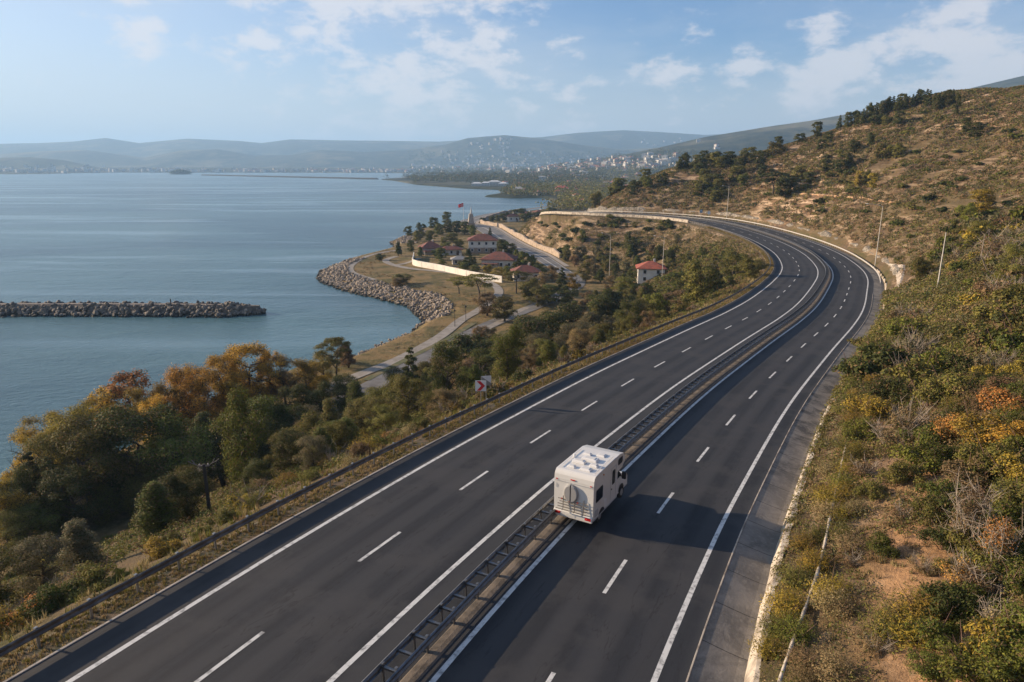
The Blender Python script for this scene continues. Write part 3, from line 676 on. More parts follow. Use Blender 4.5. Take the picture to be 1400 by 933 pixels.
def drape_line(name, P, N, off, w, m, dz, i0, i1, on=999, offn=0):
    b = MB(); k = i0
    while k < i1:
        e = min(k + on, i1); A = P[k:e + 1] + N[k:e + 1] * (np.broadcast_to(off, (len(P),))[k:e + 1] - w / 2)[:, None]; B = P[k:e + 1] + N[k:e + 1] * (np.broadcast_to(off, (len(P),))[k:e + 1] + w / 2)[:, None]
        za = np.maximum(height(A[:, 0], A[:, 1]), 2.3) + dz; zb = np.maximum(height(B[:, 0], B[:, 1]), 2.3) + dz; n = len(A)
        if n > 1: b.add(np.vstack([np.c_[A, za], np.c_[B, zb]]), [(i, i + 1, n + i + 1, n + i) for i in range(n - 1)])
        k = e + offn
    tag(b.build(name, m), kind='structure')
M_PAINT2 = mat('old_paint', (.50, .49, .46), .8)
drape_line('coastal_road_centre_line', cp, cn, 0.0, .45, M_PAINT2, .15, 60, int(len(cp) * .72))
drape_line('coastal_road_edge_line', cp, cn, cw / 2 - .5, .22, M_PAINT2, .15, 60, int(len(cp) * .72))
drape_line('coastal_road_edge_line', cp, cn, -cw / 2 + .5, .22, M_PAINT2, .15, 60, int(len(cp) * .72))
drape_line('coastal_pavement', cp, cn, -cw / 2 - 1.4, 2.2, mat('pavement', (.36, .32, .28), .9, noise=(.8, (.27, .24, .2), .4, .7)), .2, 60, int(len(cp) * .70))
fp = lambda L: [gz(a, b, zz) for a, b in L]
drape('shore_footpath', fp([(430, 540), (482, 517), (543, 492.5), (600, 462), (632, 437), (657, 423), (682, 402), (672, 388), (645, 379), (614, 373), (585, 370), (561, 367.5), (536, 362), (527, 356), (543, 350.5)]), 3.0, M_PATH, .11)
drape('loop_footpath', fp([(543, 342.5), (521, 346), (500, 351.5), (486, 359), (479, 366), (482, 373), (497, 379), (516, 384)]), 2.6, M_PATH, .11)
drape('garden_footpath', fp([(540, 363), (556, 360), (575, 353)]), 2.2, M_PATH, .12)
drape('park_footpath', fp([(655, 455), (690, 437), (705, 428), (722, 420)]), 2.2, M_PATH, .12)
drape('grass_edge_strip', fp([(500, 521), (560, 490), (614, 463), (650, 441)]), 1.6, mat('mown_grass', (.085, .095, .035), .95, noise=(.5, (.16, .13, .06), .4, .65)), .14)

def wall_run(name, label, pts, h, th, m, cap=None, zoff=-.3, var=0.0, seed=0, seg=4.0):
    P = spline(pts, seg); root = thing(name, label, 'wall', (float(P[0, 0]), float(P[0, 1]), float(height(P[:1, 0], P[:1, 1])[0])))
    T = np.gradient(P, axis=0); T /= np.linalg.norm(T, axis=1)[:, None]; N = np.c_[T[:, 1], -T[:, 0]] * th / 2
    z = height(P[:, 0], P[:, 1]); hv = h + var * (vnoise(np.arange(len(P)) * .7, np.zeros(len(P)) + seed, 4) - .5)
    n = len(P); V = np.vstack([np.c_[P - N, z + zoff], np.c_[P - N, z + hv], np.c_[P + N, z + hv], np.c_[P + N, z + zoff]])
    F = [(k * n + i, k * n + i + 1, (k + 1) * n + i + 1, (k + 1) * n + i) for k in range(3) for i in range(n - 1)]
    b = MB().add(V, F); b.add(V, [(0, n, 2 * n, 3 * n), (n - 1, 4 * n - 1, 3 * n - 1, 2 * n - 1)]); wpart('wall_panel', b.mesh('wall_panel', m), root)
    if cap:
        N2 = N * 1.25; V = np.vstack([np.c_[P - N2, z + hv + .003], np.c_[P - N2, z + hv + .12], np.c_[P + N2, z + hv + .12], np.c_[P + N2, z + hv + .003]])
        F = [(k * n + i, k * n + i + 1, ((k + 1) % 4) * n + i + 1, ((k + 1) % 4) * n + i) for k in range(4) for i in range(n - 1)]; wpart('coping', MB().add(V, F).mesh('coping', cap), root)
        for i in range(0, n, 2):
            o = MB().box((P[i, 0], P[i, 1], z[i] + hv[i] / 2 + .05), (.42, .42, hv[i] + .35), math.atan2(T[i, 1], T[i, 0])); wpart('pier', o.mesh('pier', m), root)
    return root
M_WHITE = mat('white_render', (.74, .70, .62), .8, noise=(.5, (.60, .55, .48), .45, .75))
wall_run('perimeter_wall', 'long whitewashed garden wall between the dry lawn and the villas', fp([(566, 352.5), (565, 359), (567, 363.5), (606, 371), (650, 381), (693, 388)]), 2.3, .3, M_WHITE, cap=M_WHITE)
off = [cp[i] + cn[i] * -(cw[i] / 2 + 4.0) for i in range(70, int(len(cp) * .70), 8)]
# which side is landward: keep the one with larger x
off = [cp[i] + cn[i] * sgn * (cw[i] / 2 + 4.2) for i in range(62, int(len(cp) * .68), 8) for sgn in [1 if cn[i][0] > 0 else -1]]
wall_run('stone_wall', 'pinkish stone retaining wall on the uphill side of the coastal road', [tuple(p) for p in off], 2.6, .9, mat('pink_stone', (.42, .33, .25), .95, noise=(.5, (.26, .20, .15), .4, .65), bump=(1.5, .8, .2)), var=1.2)

# ---- lamp posts
def lamp_post(label, base, H, arm_ang, arm=2.6, group='lamp posts along the roads', shoulder=True):
    r = thing('street_lamp', label, 'street lamp', base, 0, group)
    MB().tube([(0, 0, -.5), (0, 0, H * .5), (0, 0, H)], [.13, .105, .06], 10).build('pole', mat('lamp_steel', (.46, .44, .41), .5, .5), r, smooth=True)
    MB().box((0, 0, .12), (.5, .5, .3)).build('footing', M_CONC, r)
    if arm:
        ca, sa = math.cos(arm_ang), math.sin(arm_ang)
        MB().tube([(0, 0, H - .1), (ca * arm * .4, sa * arm * .4, H + .35), (ca * arm, sa * arm, H + .55)], [.05, .045, .035], 6).build('arm', MATS['lamp_steel'], r)
        h = MB().loft([[(x * .7, y, z) for x, y, z in [(-.4, -.14, 0), (-.4, .14, 0), (-.4, .1, .1), (-.4, -.1, .1)]], [(.0, -.19, -.04), (.0, .19, -.04), (.0, .13, .14), (.0, -.13, .14)], [(.45, -.12, 0), (.45, .12, 0), (.45, .08, .08), (.45, -.08, .08)]])
        h.build('lamp_head', mat('lamp_head', (.62, .60, .56), .5), r, loc=(ca * (arm + .35), sa * (arm + .35), H + .55), rz=arm_ang)
    return r
tA = t_of(1205, 362); LP = []
def lamp_top(px, py, label, H=15.0, s=12.2):
    best = None
    for t in np.arange(T0 + 40, TE - 60, .5):
        q = at_road(t, s); u, v = project(q[0], q[1], q[2] + H); e = abs(u - px) + .5 * abs(v - py)
        if best is None or e < best[0]: best = (e, t, q)
    return best
e, t, q = lamp_top(1207, 282, '', s=12.3); lamp_post('tall lamp post standing beside the pale concrete slabs at the outer bend', q, 15.2, hd(t) + math.pi / 2, 3.2)
q = hit(1281, 398, 60.); lamp_post('slim bare lamp post without an arm rising from the bushes on the landward bank', q, 77 / FPX * math.hypot(q[1], CAMZ - q[2]) * 1.03, 0, 0)
e, t, q = lamp_top(997, 256, '', s=12.4); lamp_post('lamp post farthest along the motorway, before the shaded hollow', q, 14.5, hd(t) + math.pi / 2, 3.0)
for px, pb, ptop, lab in [(833, 381, 323, 'lamp post beside the coastal road under the brown slope'), (905, 384, 327, 'lamp post in front of the red-roofed house on the wooded slope')]:
    x, y, z = hit(px, pb); H = (pb - ptop) / FPX * math.hypot(y, 40) * 1.02
    lamp_post(lab, (x, y, z), H, math.pi * .93, 2.8)

# ---- chevron sign with a second panel behind it
M_SIGNW = mat('sign_white', (.74, .74, .73), .5); M_SIGNR = mat('sign_red', (.58, .02, .03), .5); M_SIGNB = mat('sign_back', (.30, .31, .32), .5, .5)
ts = t_of(671, 563); q = at_road(ts, -13.5); z = float(height(np.array([q[0]]), np.array([q[1]]))[0])
def chevron(base, rz, hc, label):
    r = thing('chevron_sign', label, 'road sign', base, rz)
    MB().tube([(0, .05, -.4), (0, .05, hc + .4)], [.03, .03], 8).build('post', M_STEEL, r)
    w = .46
    p = MB().box((0, 0, hc), (2 * w, .03, 2 * w)).build('panel', M_SIGNW, r)
    pts = [(-.34, .42), (-.02, .42), (.36, 0), (-.02, -.42), (-.34, -.42), (.04, 0)]
    V = [(x, -.018, hc + z_) for x, z_ in pts] + [(x, -.0155, hc + z_) for x, z_ in pts]
    b = MB().add(V, [(0, 5, 2, 1), (5, 4, 3, 2)]).add(V, [(0, 1, 7, 6), (1, 2, 8, 7), (2, 3, 9, 8), (3, 4, 10, 9), (4, 5, 11, 10), (5, 0, 6, 11)])
    b.build('chevron_arrow', M_SIGNR, p)
    MB().box((0, .021, hc), (2 * w - .04, .008, 2 * w - .04)).build('back_plate', M_SIGNB, r)
    return r
chevron((q[0], q[1], z), math.atan2(-q[0], q[1]) * .0 + 0.02, 2.15, 'square white sign with a red chevron pointing at the motorway behind the guard rail')
r = thing('road_sign', 'plain pale sign turned away just behind the red chevron sign', 'road sign', (q[0] + .42, q[1] + .75, z), 0.25)
MB().tube([(0, .05, -.4), (0, .05, 2.9)], [.03, .03], 8).build('post', M_STEEL, r)
MB().box((0, 0, 2.35), (.86, .03, .86)).build('panel', M_SIGNB, r); MB().add([(-.42, -.018, 2.78), (.43, -.018, 2.78), (.43, -.018, 2.1)], [(0, 1, 2)]).build('white_face', M_SIGNW, r)
for px, py, lab, c1, hh in [(972, 293, 'small blue and white sign post by the rail at the farthest visible bend', (.10, .22, .34), 3.4), (985, 294, 'small white sign board near the blue sign at the farthest bend', (.7, .7, .68), 3.0)]:
    t = t_of(px, py + 3); q2 = at_road(t, 12.0); r = thing('road_sign', lab, 'road sign', q2, -.25)
    MB().tube([(0, .06, -.3), (0, .06, hh)], [.05, .05], 6).build('post', M_SIGNW, r)
    MB().box((0, 0, hh - .8), (1.3, .05, 1.2)).box((0, 0, hh - .02), (.9, .055, .3)).build('panel', mat('far_sign_' + str(px), c1, .6), r); MB().box((0, -.03, hh - .4), (.7, .01, .35)).build('plate', M_SIGNW, r)

# ---- utility pole among the near bushes
x, y, z = hit(287, 704, 30); bw = math.radians(12)
r = thing('utility_pole', 'dark square utility pole with forked arms rising above the bushes by the near guard rail', 'utility pole', (x, y, z), bw)
M_DARK = mat('tarred_wood', (.035, .032, .03), .9); M_INS = mat('weathered_arm', (.22, .19, .17), .8)
MB().box((0, 0, 2.0), (.24, .2, 4.4), taper=.8).build('pole', M_DARK, r)
MB().box((0, 0, 4.05), (.8, .09, .09)).build('cross_arm', M_INS, r)
for sx in (-1, 1):
    MB().tube([(sx * .35, 0, 4.05), (sx * .6, 0, 4.25), (sx * .8, 0, 4.6)], .03, 6).tube([(sx * .55, 0, 4.2), (sx * .85, .1, 4.3), (sx * 1.1, .1, 4.5)], .025, 6).build('bracket', M_INS, r)
    MB().tube([(sx * .3, 0, 4.09), (sx * .3, 0, 4.18), (sx * .3, 0, 4.25)], [.04, .07, .02], 8).build('insulator', mat('ceramic', (.4, .36, .32), .3), r)

# ---- pale pipe on the bank, stone ledge up the slope
def tube_on(name, label, cat, px, radius, m, lift, wob=.0, seed=1):
    P = [hit(a, b) for a, b in px]; Q = spline([(p[0], p[1]) for p in P], .5 if radius < .2 else 2.); R_ = random.Random(seed)
    z = height(Q[:, 0], Q[:, 1]) + lift; k = np.ones(7) / 7; z = np.convolve(np.r_[[z[0]] * 3, z, [z[-1]] * 3], k, 'valid')
    b = MB().tube(np.c_[Q, z], [radius * (1 + R_.uniform(-wob, wob)) for _ in Q], 8); o = b.build(name, m, smooth=radius < .2); tag(o, label, cat); return o
tube_on('pipe', 'long pale weathered pipe lying along the scrub bank above the low wall', 'pipe', [(1168, 575), (1157, 610), (1147, 655), (1134, 715), (1120, 785), (1101, 838), (1079, 897), (1062, 950)], .065, mat('weathered_pipe', (.52, .46, .38), .8, noise=(3., (.25, .21, .17), .4, .65)), .30, .25)
tube_on('stone_ledge', 'thin orange-brown stone ledge crossing the hillside above the tall lamp post', 'ledge', [(1094, 266), (1120, 267.5), (1150, 270), (1185, 272.5), (1236, 277)], .38, mat('ledge_rock', (.52, .32, .18), .95, noise=(.8, (.20, .13, .08), .35, .65), bump=(1., .8, .3)), .12, .85)

# ---- motorhome
def motorhome(base, rz):
    r = thing('motorhome', 'white overcab motorhome with a rear bicycle rack driving in the landward carriageway', 'motorhome', base, rz)
    WH = mat('camper_white', (.68, .67, .64), .30, noise=(1.1, (.56, .54, .50), .55, .85)); GL = mat('tinted_glass', (.015, .017, .02), .12); BK = mat('black_plastic', (.025, .025, .027), .6)
    RD = mat('lamp_red', (.50, .015, .015), .25); GR = mat('grey_plastic', (.42, .43, .44), .5); AL = mat('rack_alu', (.20, .185, .17), .45, .4); LG = mat('roof_plastic', (.74, .74, .74), .45)
    def bev(o, w, seg=3, ang=30):
        m = o.modifiers.new('bevel', 'BEVEL'); m.width = w; m.segments = seg; m.limit_method = 'ANGLE'; m.angle_limit = rad(ang); return o
    X = 1.13
    prof = [(0.03, .52), (0.0, 1.2), (0.0, 2.55), (.05, 2.78), (.18, 2.93), (.40, 3.0), (5.35, 3.0), (5.95, 2.86), (6.25, 2.58), (6.20, 2.30), (5.85, 2.10), (5.15, 2.02), (5.15, .52)]
    n = len(prof); V = [(-X, a, b) for a, b in prof] + [(X, a, b) for a, b in prof]
    b = MB().add(V, [(i, n + i, n + (i + 1) % n, (i + 1) % n) for i in range(n)]).add(V, [tuple(range(n))]).add(V, [tuple(range(2 * n - 1, n - 1, -1))])
    body = bev(b.build('body', WH, r), .07)
    body.data.polygons.foreach_set('use_smooth', [False] * len(body.data.polygons))
    cp_ = [(5.13, .42), (5.13, 2.03), (5.62, 2.06), (6.28, 1.40), (6.95, 1.22), (7.12, .95), (7.14, .42)]; n = len(cp_); Y = .98
    V = [(-Y * (1 if bz < 1.4 else .88), a, bz) for a, bz in cp_] + [(Y * (1 if bz < 1.4 else .88), a, bz) for a, bz in cp_]
    cab = bev(MB().add(V, [(i, n + i, n + (i + 1) % n, (i + 1) % n) for i in range(n)]).add(V, [tuple(range(n))]).add(V, [tuple(range(2 * n - 1, n - 1, -1))]).build('cab', WH, r), .05)
    MB().add([(-.80, 5.66, 2.06), (.80, 5.66, 2.06), (.88, 6.30, 1.42), (-.88, 6.30, 1.42)], [(0, 3, 2, 1)]).build('windscreen', GL, cab)
    for sx in (-1, 1):
        Q = [(sx * .90, 5.25, 1.98), (sx * .90, 5.60, 1.98), (sx * .985, 6.12, 1.45), (sx * .985, 5.25, 1.36)]; Q = [(x_ + sx * .012, y_, z_) for x_, y_, z_ in Q]
        MB().add(Q, [(0, 1, 2, 3) if sx < 0 else (3, 2, 1, 0)]).build('cab_window', GL, cab)
        mr = MB().box((sx * 1.20, 5.98, 1.50), (.22, .13, .42)).box((sx * 1.03, 5.98, 1.42), (.26, .06, .06)).build('wing_mirror', BK, cab)
        MB().box((sx * .78, 7.10, .85), (.30, .10, .24)).build('headlight', mat('lamp_clear', (.7, .7, .7), .1), cab)
        for y_ in (1.12, 4.28):
            w = MB(); a = np.linspace(0, 2 * math.pi, 25)[:-1]
            rings = [[(sx * xx, y_ + rr_ * math.cos(k), .35 + rr_ * math.sin(k)) for k in (a if sx > 0 else -a)] for xx, rr_ in ((.80, .30), (.80, .345), (.84, .355), (1.0, .355), (1.03, .34), (1.03, .21))]
            w.loft(rings); wo = w.build('wheel', mat('tyre', (.02, .02, .02), .8), r)
            rings = [[(sx * xx, y_ + rr_ * math.cos(k), .35 + rr_ * math.sin(k)) for k in (a if sx > 0 else -a)] for xx, rr_ in ((1.02, .205), (1.045, .20), (1.03, .08), (1.05, .05))]
            MB().loft(rings).build('rim', mat('rim', (.45, .45, .46), .4, .6), wo)
            Z0 = [(sx * (X + .006 if y_ < 3 else .99), y_ + .44 * math.cos(k), max(.50, .42 + .44 * math.sin(k))) for k in np.linspace(0, math.pi, 14)]
            MB().add(Z0 + [(p[0] - sx * .02, p[1], p[2]) for p in Z0], [tuple(range(14)) if sx < 0 else tuple(range(13, -1, -1))]).build('wheel_arch', BK, r)
    def rrect(x0, y0, z0, y1, z1, sx, e=.07):
        c = [(y0 + e, z0), (y1 - e, z0), (y1, z0 + e), (y1, z1 - e), (y1 - e, z1), (y0 + e, z1), (y0, z1 - e), (y0, z0 + e)]
        return [(x0, a_, b_) for a_, b_ in (c if sx > 0 else c[::-1])]
    def win(sx, y0, z0, y1, z1, name='window', m=GL, fr=True):
        base_ = None
        if fr:
            P = rrect(sx * (X + .014), y0 - .04, z0 - .04, y1 + .04, z1 + .04, sx); Pb = [(sx * (X - .01), b_, c_) for a_, b_, c_ in P]
            base_ = MB().loft([Pb, P]).build('window_frame', BK, r)
        P = rrect(sx * (X + .026), y0, z0, y1, z1, sx); Pb = [(sx * (X - .005), b_, c_) for a_, b_, c_ in P]
        MB().loft([Pb, P]).build(name, m, base_ or r)
    win(1, .55, 1.48, 1.85, 2.12); win(1, 3.95, 1.60, 4.50, 2.35); win(1, 5.20, 2.42, 5.78, 2.72)
    win(-1, .75, 1.48, 1.75, 2.12); win(-1, 3.0, 1.55, 4.1, 2.15); win(-1, 5.20, 2.42, 5.78, 2.72)
    # door outline, hatches and trims on the right side
    for (y0, z0, y1, z1) in [(3.60, .62, 3.63, 2.55), (4.75, .62, 4.78, 2.55), (3.60, 2.55, 4.78, 2.57)]:
        MB().box((X + .006, (y0 + y1) / 2, (z0 + z1) / 2), (.012, max(y1 - y0, .018), max(z1 - z0, .018))).build('door_seam', GR, r)
    MB().box((X + .02, 3.8, 1.35), (.03, .12, .05)).build('door_handle', BK, r)
    win(1, .30, .68, 1.0, 1.05, 'locker_hatch', GR, False); win(1, 2.3, .68, 2.75, 1.15, 'locker_hatch', LG, False)
    MB().box((X + .012, 2.6, .56), (.02, 4.9, .05)).build('side_trim', GR, r); MB().box((-X - .012, 2.6, .56), (.02, 4.9, .05)).build('side_trim', GR, r)
    MB().box((X + .03, 1.9, 2.72), (.06, .10, .05)).build('marker_lamp', mat('lamp_amber', (.6, .2, .02), .3), r)
    # rear: bumper, lamps, plate, round cover, rack
    bump = bev(MB().box((0, -.05, .60), (2.24, .18, .34)).build('bumper', WH, r), .05)
    for sx in (-1, 1):
        MB().box((sx * .88, -.15, .64), (.34, .03, .15)).build('rear_lamp', RD, bump); MB().box((sx * .80, -.167, .64), (.12, .012, .10)).build('rear_reflector', mat('lamp_red_bright', (.75, .06, .05), .25), bump)
        MB().box((sx * .98, -.02, 2.50), (.10, .04, .05)).build('marker_lamp', RD, r)
    MB().box((-.10, -.15, .60), (.52, .02, .13)).build('number_plate', mat('plate', (.62, .62, .60), .5), bump)
    MB().box((-.05, -.03, 2.62), (.26, .05, .05)).build('brake_lamp', RD, r)
    MB().box((0, -.02, 2.42), (2.12, .03, .02)).build('rear_seam', GR, r)
    MB().add([(-1.0, -.008, 2.28), (-.86, -.008, 2.14), (-.92, -.008, 1.98), (-1.02, -.008, 2.02)], [(0, 3, 2, 1)]).build('corner_badge', GR, r)
    for sx in (-1, 1):
        a = np.linspace(-math.pi / 2, math.pi / 2, 13); c = [(-.12 + sx * (.035 + .36 * math.cos(k)), 1.87 + .50 * math.sin(k)) for k in a]
        if sx > 0: c = c[::-1]
        rings = [[(x_, -.0, z_) for x_, z_ in c], [(x_, -.20, z_) for x_, z_ in c], [(-.12 + sx * .05 + (x_ + .12 - sx * .05) * .86, -.25, 1.87 + (z_ - 1.87) * .86) for x_, z_ in c]]
        rings = [q_[::-1] for q_ in rings]
        MB().loft(rings).build('round_cover', mat('cover_grey', (.30, .30, .30), .5), r, smooth=False)
    for sx in (-.55, .12, .62):
        MB().tube([(sx, -.05, 1.62), (sx, -.13, 1.60), (sx, -.16, .95), (sx, -.34, .88)], .024, 6).build('rack_upright', AL, r)
    for k, z_ in enumerate((.98, 1.10, 1.22, 1.34)):
        MB().box((.0 + .03 * k, -.22 - .09 * (3 - k), z_), (1.75 - .1 * (k % 2), .07, .025)).build('rack_rail', AL, r)
    MB().tube([(-.85, -.14, 1.46), (.85, -.14, 1.46)], .022, 6).build('rack_bar', AL, r)
    for sx in (-.62, -.18, .3): MB().box((sx, -.19, 1.42 + .1 * abs(sx)), (.08, .10, .06)).build('rack_clamp', mat('clamp_red', (.32, .07, .05), .5), r)
    # roof
    def hatch(x_, y_, w, l, h, name='roof_hatch', m=LG):
        h *= .75; o_ = MB().box((x_, y_, 3.0 + h / 2), (w, l, h), taper=.92).build(name, m, r); bev(o_, .02, 2); MB().box((x_, y_, 3.0 + h + .012), (w * .7, l * .7, .03), taper=.9).build('hatch_lid', WH, o_)
    hatch(-.45, 1.05, .42, .42, .13); hatch(.35, 1.15, .62, .62, .12); hatch(.55, 2.05, .45, .5, .16); hatch(-.35, 2.15, .75, .5, .20, 'air_conditioner'); hatch(.05, 3.05, .9, .75, .18); hatch(-.35, 3.95, .42, .42, .13); hatch(.35, 4.4, .5, .7, .08)
    for sx in (-1, 1): MB().tube([(sx * .98, .6, 3.06), (sx * .98, 4.6, 3.06)], .018, 6).build('roof_rail', LG, r)
    MB().tube([(-.85, 2.9, 3.0), (-.85, 2.9, 3.22)], [.07, .09], 8).build('roof_vent', LG, r)
    def sq(y): return y * .64 if y < 5.15 else y - 1.854
    for ch in r.children_recursive:
        if ch.name.split('.')[0] in ('wheel', 'rim', 'wheel_arch'): continue
        for v in ch.data.vertices: v.co.y = sq(v.co.y)
    return r
motorhome((3.22, 32.55, float(CAMZ - np.interp(32.6, KN, KD)) + .006), -.53)

# ---- villas
M_TILE = mat('roof_tile', (.20, .065, .045), .85, noise=(.8, (.11, .05, .04), .4, .65), bump=(4, .6, .08)); M_TILE2 = mat('roof_tile_bright', (.36, .095, .055), .85, noise=(.8, (.22, .07, .05), .4, .65), bump=(4, .6, .08)); M_WALL = mat('villa_wall', (.58, .52, .44), .85, noise=(.6, (.48, .42, .35), .4, .7)); M_WALLB = mat('villa_stone', (.36, .27, .20), .9, noise=(1.5, (.25, .18, .13), .4, .65)); M_PANE = mat('dark_pane', (.03, .035, .04), .15)
def villa(label, base, rz, w, d, h, rh, wall=None, tile=None, floors=1, hipx=.5, porch=False, lower=None, group='villas', name='house'):
    w, d, h, rh = w * .88, d * .88, h * .9, rh * .9; r = thing(name, label, 'house', base, rz, group); wall = wall or M_WALL; tile = tile or M_TILE; over = .7
    wl = MB().box((0, 0, h / 2 - .4), (w, d, h + .8)).build('wall', wall, r)
    if lower: MB().box((0, 0, h * .22 - .4), (w + .12, d + .12, h * .44 + .8)).build('stone_plinth', lower, r)
    a, b_ = w / 2 + over, d / 2 + over; k = max(a - b_ * hipx * 2, .1) if w > d else .1; kb = max(b_ - a, .0) if d > w else .0
    V = [(-a, -b_, h), (a, -b_, h), (a, b_, h), (-a, b_, h), (-k, -kb, h + rh), (k, -kb, h + rh), (k, kb + .01, h + rh), (-k, kb + .01, h + rh)] + [(-a, -b_, h - .18), (a, -b_, h - .18), (a, b_, h - .18), (-a, b_, h - .18)]
    rf = MB().add(V, [(0, 1, 5, 4), (1, 2, 6, 5), (2, 3, 7, 6), (3, 0, 4, 7), (4, 5, 6, 7), (8, 9, 1, 0), (9, 10, 2, 1), (10, 11, 3, 2), (11, 8, 0, 3), (8, 11, 10, 9)]).build('roof', tile, r)
    MB().box((w * .12, 0, h + rh + .1), (.7, .6, 1.3)).build('chimney', wall, rf)
    for fl in range(floors):
        z0 = h * (fl + .52) / floors
        for side in (-1, 1):
            n = max(2, int(w / 3.2))
            for i in range(n):
                x_ = -w / 2 + (i + .5) * w / n; f_ = MB().box((x_, side * (d / 2 + .075), z0), (1.25, .06, 1.5)).build('window', M_SIGNW, wl); MB().box((x_, side * (d / 2 + .11), z0), (1.0, .03, 1.25)).build('pane', M_PANE, f_)
            n = max(1, int(d / 3.6))
            for i in range(n):
                y_ = -d / 2 + (i + .5) * d / n; f_ = MB().box((side * (w / 2 + .075), y_, z0), (.06, 1.2, 1.5)).build('window', M_SIGNW, wl); MB().box((side * (w / 2 + .11), y_, z0), (.03, .95, 1.25)).build('pane', M_PANE, f_)
    dd = MB().box((w * .3, -d / 2 - .1, 1.05), (1.1, .08, 2.1)).build('door', mat('door_wood', (.10, .05, .03), .6), r); MB().box((w * .3 + .4, -d / 2 - .16, 1.05), (.08, .05, .05)).build('handle', M_STEEL, dd)
    if porch:
        MB().box((-w * .2, -d / 2 - 1.6, h * .62), (w * .5, 3.4, .22)).build('porch_roof', tile, r)
        for sx in (-w * .42, w * .02): MB().box((sx, -d / 2 - 3.0, h * .31 - .3), (.3, .3, h * .62 + .4)).build('porch_column', wall, r)
    return r
def gp(px, py): x, y = gz(px, py, zz); return (x, y, float(height(np.array([x]), np.array([y]))[0]) - .05)
G_V = None
villa('two-storey white villa with a hipped red roof, tallest behind the garden wall', gp(660, 345), .05, 15.5, 11, 7.0, 3.0, M_WHITE, floors=2, lower=M_WALLB, group=G_V)
villa('low villa with a red roof at the end of the garden wall nearest the bay', gp(589, 347), .30, 11, 9, 3.6, 3.0, floors=1, porch=True, group=G_V)
villa('long low red-roofed outbuilding between two villas', gp(617, 348), .12, 11, 6, 3.0, 1.6, floors=1, group=G_V)
villa('villa with a broad faded red roof right behind the middle of the garden wall', gp(683, 366), -.18, 15, 11, 4.4, 3.0, floors=1, porch=True, group=G_V)
villa('small red-roofed house beside the end of the garden wall near the coastal road', gp(719, 383), .10, 11, 8, 3.8, 2.4, M_WALL, M_TILE, group=G_V)
villa('small pale pavilion with a grey hipped roof in the villa garden', gp(628, 361), .15, 7, 5, 2.6, 1.4, M_WALL, mat('grey_roof', (.28, .27, .26), .9), group=G_V)
x, y, z = hit(889, 382); villa('white two-storey house with a bright red roof alone among trees on the slope', (x, y, z - .6), -.12, 10.5, 9, 5.6, 2.4, M_WHITE, M_TILE2, floors=2, group=G_V)
for px, py, lab, w_ in [(700, 303, 'farthest red-roofed house beyond the stone monument, at the coastal bend', 10), (722, 300, 'white house half hidden by dark trees at the coastal bend', 11), (737, 297, 'pale house close to the water behind the headland trees', 10)]:
    villa(lab, gp(px, py), .4, w_, 8, 4.6, 2.0, M_WHITE, M_TILE, group=G_V)

# ---- monument, flag, small structures
b = gp(644, 310); r = thing('monument', 'tapering stone monument with a white spire at the turn of the coastal road', 'monument', b, .2)
MB().box((0, 0, 1.2), (5.2, 4.4, 2.6), taper=.92).build('plinth', M_WALLB, r); MB().box((0, 0, 5.6), (4.0, 3.2, 6.4), taper=.62).build('shaft', mat('monument_stone', (.42, .36, .30), .9, noise=(1., (.3, .25, .2), .4, .65)), r); MB().box((.2, 0, 11.2), (1.5, 1.2, 5.0), taper=.08).build('spire', M_WHITE, r)
b = gp(634, 307); r = thing('flagpole', 'slim white flagpole with a red crescent flag above the shore near the monument', 'flagpole', b, 0)
H = 15.5; MB().tube([(0, 0, 0), (0, 0, H)], [.16, .08], 8).build('pole', M_SIGNW, r)
def flag():
    nx, nz = 20, 12; U, Wv = np.meshgrid(np.linspace(0, 1, nx), np.linspace(0, 1, nz), indexing='ij'); L_, Hh = 3.9, 2.6
    fx = -U * L_ * .93; fz = H - .2 - Hh * Wv - U * 1.3 * (1 - .2 * Wv); fy = .35 * np.sin(U * 7 + Wv) * U
    V = np.c_[fx.ravel(), fy.ravel(), fz.ravel()]; n = len(V); idx = lambda i, j: i * nz + j
    F = [(idx(i, j), idx(i, j + 1), idx(i + 1, j + 1), idx(i + 1, j)) for i in range(nx - 1) for j in range(nz - 1)]
    o = link('flag', mesh_np('flag', V, np.array(F), mat('flag_red', (.55, .012, .025), .8)), r)
    def surf(u, w, dy): return (-u * L_ * .93, .35 * math.sin(u * 7 + w) * u + dy, H - .2 - Hh * w - u * 1.3 * (1 - .2 * w))
    for dy in (-.02, .02):
        a = np.linspace(rad(35), rad(325), 22); out = [(.36 + .17 * math.cos(k), .5 + .25 * math.sin(k)) for k in a]; inn = [(.395 + .135 * math.cos(k), .5 + .20 * math.sin(k)) for k in a]
        V = [surf(u, w, dy) for u, w in out + inn]; m_ = len(out); MB().add(V, [(i, i + 1, m_ + i + 1, m_ + i) for i in range(m_ - 1)]).build('crescent', M_SIGNW, o)
        st = [(.60 + (.085 if k % 2 == 0 else .034) * math.cos(k * math.pi / 5 + math.pi), .5 + (.125 if k % 2 == 0 else .05) * math.sin(k * math.pi / 5 + math.pi)) for k in range(10)]
        MB().add([surf(u, w, dy) for u, w in st] + [surf(.60, .5, dy)], [(i, (i + 1) % 10, 10) for i in range(10)]).build('star', M_SIGNW, o)
flag()
